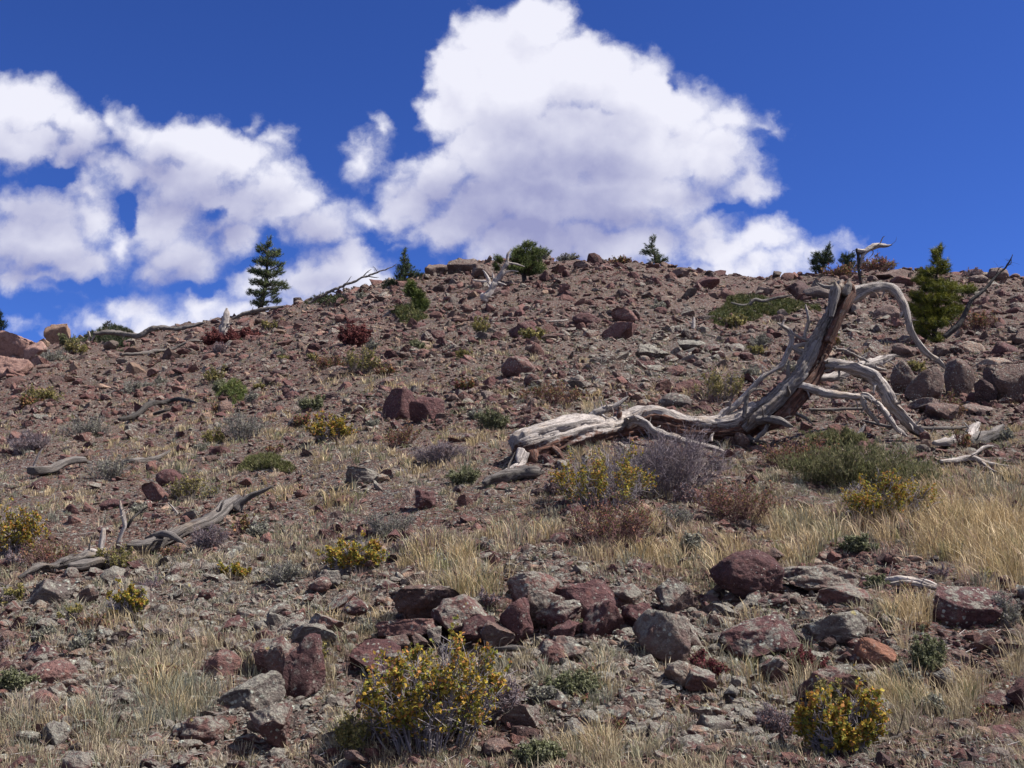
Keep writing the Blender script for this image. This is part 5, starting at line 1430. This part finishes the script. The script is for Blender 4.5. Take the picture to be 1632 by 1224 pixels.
def shrubs():
    S = [
     (678,1196,250,180,'golden','big golden orange leaved shrub in the bottom foreground, biggest bush of the picture',1),
     (1345,1212,150,112,'golden','sparse golden shrub with tangled grey twigs in the bottom right foreground',2),
     (1320,1120,40,60,'olive','single yellow tufted stem rising behind the bottom right golden shrub',3),
     (965,815,180,84,'golden','yellow leaved bush in front of the lying dead trunk',4),
     (1068,792,220,108,'twiggy','dense purple grey leafless twiggy bush against the lying dead trunk',5),
     (985,880,170,84,'rust','loose rusty green leaved shrub below the yellow leaved bush by the trunk',6),
     (1185,835,150,74,'rust','reddish brown leaved shrub right of the grey twiggy bush',7),
     (1285,742,140,38,'rust','low rust and green shrub under the leaning trunk',8),
     (1385,784,260,74,'broom','wide olive green broom bush in front of the curved dead branch',9),
     (1425,840,170,70,'golden','wide golden leaved shrub in front of the olive broom bush',10),
     (1335,722,110,28,'broom','low green bush directly under the right limbs of the dead tree',11),
     (14,875,110,80,'golden','golden bush cut by the left edge of the photo',12),
     (70,905,90,60,'rust','rusty yellow shrub right of the golden bush at the left edge',13),
     (180,905,60,36,'olive','small yellow bush growing through the splintered log',14),
     (560,915,110,46,'golden','small golden shrub among straw grass in the centre left',15),
     (195,1003,70,52,'golden','small golden shrub with dark twigs on the lower left gravel',16),
     (370,925,50,24,'golden','tiny yellow shrub below the long left log',17),
     (525,706,80,44,'golden','golden bush on the middle slope left of the twin boulders',18),
     (572,606,66,42,'olive','yellow green bush on the middle slope left of centre',19),
     (562,558,54,38,'maroon','round dark red bush on the upper left slope, larger one',20),
     (395,536,34,24,'maroon','small round dark red bush on the upper left ridge slope',21),
     (340,612,44,26,'olive','yellow olive bush on the upper left slope below the thin pole',22),
     (385,702,80,46,'sage','grey green bush on the left middle slope',23),
     (130,698,80,36,'sage','grey sage bush at the left above the short log',24),
     (165,770,80,44,'sage','grey green bush right of the short log with white branches',25),
     (40,720,70,34,'twiggy','purple grey twiggy bush at the left edge above the short log',26),
     (335,708,44,28,'olive','yellow bush just left of the grey green bush',27),
     (785,682,54,34,'green','dark green tufted bush above the left end of the trunk',28),
     (300,800,90,40,'olive','thin yellowish bush above the long left log',29),
     (1150,640,90,60,'olive','yellow bush behind the left forked branch of the dead tree',30),
     (1130,1072,70,30,'scarlet','low scarlet leaved plant on the gravel below the perched boulder',31),
     (1285,1070,70,46,'scarlet','dark red leaved plant among grass left of the orange slab',32),
     (915,1118,90,34,'green','low fine green plant on gravel right of the big golden shrub',33),
     (860,1222,90,34,'green','low green plant at the very bottom of the photo',34),
     (900,1000,60,22,'green','small green cushion in front of the fractured boulder',35),
     (1485,1075,60,50,'green','small green cushion at the bottom right near the grass',36),
     (1560,535,70,40,'rust','orange red bush at the foot of the dark bare branch',37),
     (20,1118,60,30,'green','green cushion at the lower left edge',38),
     (700,745,90,36,'twiggy','purple grey twiggy bush in the middle slope left of the trunk end',39),
     (765,535,34,36,'olive','yellow green bush on the upper middle slope',40),
     (880,640,120,40,'rust','rust coloured bush above the lying trunk on the middle slope',41),
     (830,600,34,24,'olive','yellow bush beside the domed brown boulder',42),
     (80,580,60,26,'sage','grey green bush below the orange topped round boulder',43),
     (118,566,44,24,'olive','yellow green bush on the left ridge right of the orange topped boulder',44),
     (430,520,44,22,'olive','olive bush on the ridge slope right of the small dark red bush',45),
     (350,550,60,26,'maroon','low dark red bush at the foot of the pale stump',46),
     (215,620,70,26,'sage','grey green bush on the upper left slope below the thin pole',47),
     (520,600,60,30,'rust','rust brown bush left of the yellow green bush on the middle slope',48),
     (1395,437,80,30,'rust','brown bush on the crest right of the leaning trunk top',49),
     (1345,445,60,26,'rust','brown bush on the crest behind the leaning trunk top',50),
     (1410,432,46,18,'twiggy','bare grey bush on the skyline right of the leaning trunk top',51),
     (1552,440,34,18,'twiggy','bare grey bush on the skyline between the bright pine and the dark branch',52),
     (905,414,40,14,'sage','grey low bush on the skyline above the middle slope',53),
     (860,415,40,14,'sage','grey low bush on the skyline right of the bushy pine',54),
     (990,420,46,14,'rust','brown low bush on the skyline left of the lone pine',55),
     (640,720,70,34,'rust','rust bush below the twin dark boulders',56),
     (60,640,70,30,'olive','olive bush at the left slope above the grey sage bush',57),
     (1210,560,50,26,'sage','grey bush above the forked left branch of the dead tree',58),
     (1520,665,60,36,'rust','reddish bush in front of the right outcrop',59),
     (620,850,80,40,'sage','grey green bush above the small golden shrub in the centre',60),
     (740,770,60,30,'green','green bush left of the trunk root end',61),
     (330,880,60,36,'twiggy','grey twiggy bush right below the long left log',62),
     (450,935,70,30,'sage','sage grey plant above the long grey rock ledge',63),
     (1240,1170,60,40,'twiggy','tangled grey twigs left of the bottom right golden shrub',64),
     (790,1150,90,60,'twiggy','tangle of bare grey twigs on the right side of the big golden shrub',65),
     (1080,850,60,40,'sage','grey plant between the rusty shrubs in the centre',66),
     (1610,1010,50,60,'sage','pale green plant at the right edge beside the flat topped boulder',67),
     (560,1190,60,60,'olive','small yellow bush touching the left side of the big golden shrub',68),
    ]
    for i, (px, py, w, h, k, lab, sd) in enumerate(S):
        nm = {'green': 'cushion_plant', 'scarlet': 'red_leaved_plant'}.get(k, 'shrub')
        shrub(px, py, w, h, k, lab, sd * 7 + 3, nm, 'low shrubs growing on the slope', cat='plant' if nm != 'shrub' else 'shrub')

def mat_plant(px, py, w, h, label, seed, pal, y=None, thick=.35, name='juniper_mat'):
    """low spreading juniper: sprigs over an irregular patch"""
    r = np.random.RandomState(seed)
    n = int(w * h * .9)
    a = r.uniform(0, 2 * np.pi, n); rr = np.sqrt(r.rand(n)) * (1 + .25 * np.sin(3 * a + seed))
    qx = px + np.cos(a) * rr * w / 2; qy = py + np.sin(a) * rr * h / 2 - (qx_off(px, w, np.cos(a) * rr) if False else 0)
    x, y_, z = at(qx, qy)
    x0, y0, z0 = (float(v) for v in at(px, py))
    o = np.array([x0, y0, z0])
    root = thing(name, Vector(o), label, 'shrub')
    lift = thick * np.clip(1 - rr, 0, 1) ** .5 * r.rand(n)
    sc = y0 / F
    P = np.stack([x, y_, ground_z(x, y_) + lift], 1) - o
    k = 16; m = n * k
    D = unit(np.repeat(r.normal(0, .6, (n, 3)) + np.array([-.1, -.2, .9]), k, 0) + r.normal(0, .7, (m, 3)))
    pal = np.array(pal); C = np.repeat(pal[r.randint(len(pal), size=n)], k, 0) * r.uniform(.7, 1.3, (m, 1))
    fo = MB(); needles(fo, np.repeat(P, k, 0) + D * .02, D, 5.2 * sc * r.uniform(.6, 1.2, m), .8 * sc, C, r)
    tw = MB(); sticks(tw, P[::3] - np.array([0, 0, .12]), P[::3] + D[::3 * k] * .05, .5 * sc, .2 * sc, (.12, .10, .08), 4)
    tw.build('branches', M_TWIG, root, smooth=False); fo.build('foliage', M_NEEDLE, root, smooth=False)
def mats():
    gp = [(.07,.085,.025),(.11,.12,.035),(.05,.06,.02),(.15,.135,.05)]
    mat_plant(1215, 492, 150, 26, 'wide bright green juniper mat on the slope left of the leaning trunk', 1, gp, thick=.45)
    mat_plant(1165, 508, 80, 16, 'lower left lobe of green juniper creeping downhill from the wide mat', 2, gp, thick=.35)
    mat_plant(652, 512, 54, 14, 'low green juniper mat at the foot of the small leaning pine', 3, gp, thick=.5)
    mat_plant(372, 636, 44, 14, 'green juniper mat on the left middle slope above the dark curved log', 4, [(.10,.13,.035),(.15,.16,.05)], thick=.4)
    mat_plant(175, 545, 90, 18, 'dark juniper mat growing under the dead root on the left ridge', 5, [(.03,.045,.02),(.055,.07,.03),(.09,.085,.05)], thick=.9)
    mat_plant(520, 486, 60, 8, 'dark low mat around the foot of the leaning pole', 6, [(.05,.065,.03),(.08,.085,.04)], thick=.5)
    mat_plant(420, 748, 80, 14, 'dull green mat on the slope above the tip of the long log', 7, [(.11,.12,.04),(.17,.16,.07)], thick=.15)
shrubs()
mats()

def scatter_plants(n):
    """smaller countable bushes between the rocks, copied from six prototypes"""
    r = np.random.RandomState(77)
    kinds = ['olive', 'rust', 'sage', 'twiggy', 'golden', 'green']
    words = {'olive': 'yellow olive', 'rust': 'rust brown', 'sage': 'grey sage', 'twiggy': 'bare purple grey', 'golden': 'golden leaved', 'green': 'dull green'}
    protos = {}; made = 0
    while made < n:
        px = r.uniform(0, 1632); py = r.uniform(450, 1180)
        u, e = uv_of(px, py)
        if e > np.interp(u, _RU, _RE) - .006: continue
        if in_foot(px, py, ROCK_FOOT, 1.0): continue
        k = kinds[r.choice(6, p=[.16, .28, .30, .19, .01, .06])]
        w = r.uniform(26, 60) * (1.1 if py > 800 else .8)
        x, y, z = (float(v) for v in at(px, py))
        lab = f"{'small' if w < 38 else 'medium'} {words[k]} bush {where(px, py)}"
        far = y > 16
        key = (k, far)
        if key not in protos:
            protos[key] = (shrub(px, py, w, w * .62, k, lab, 900 + len(protos), group='low shrubs growing on the slope'), w * y / F)
        else:
            src, ws = protos[key]
            o = src.copy(); scene.collection.objects.link(o)
            o.location = (x, y, z - .01); sc_ = (w * y / F) / ws; sc_ = min(max(sc_, .4), 2.2)
            o.scale = (sc_, sc_, sc_ * r.uniform(.8, 1.2)); o.rotation_euler = (0, 0, r.uniform(0, 6.28)); o['label'] = lab
            for ch in list(src.children):
                c = ch.copy(); scene.collection.objects.link(c); c.parent = o
        made += 1
scatter_plants(90)
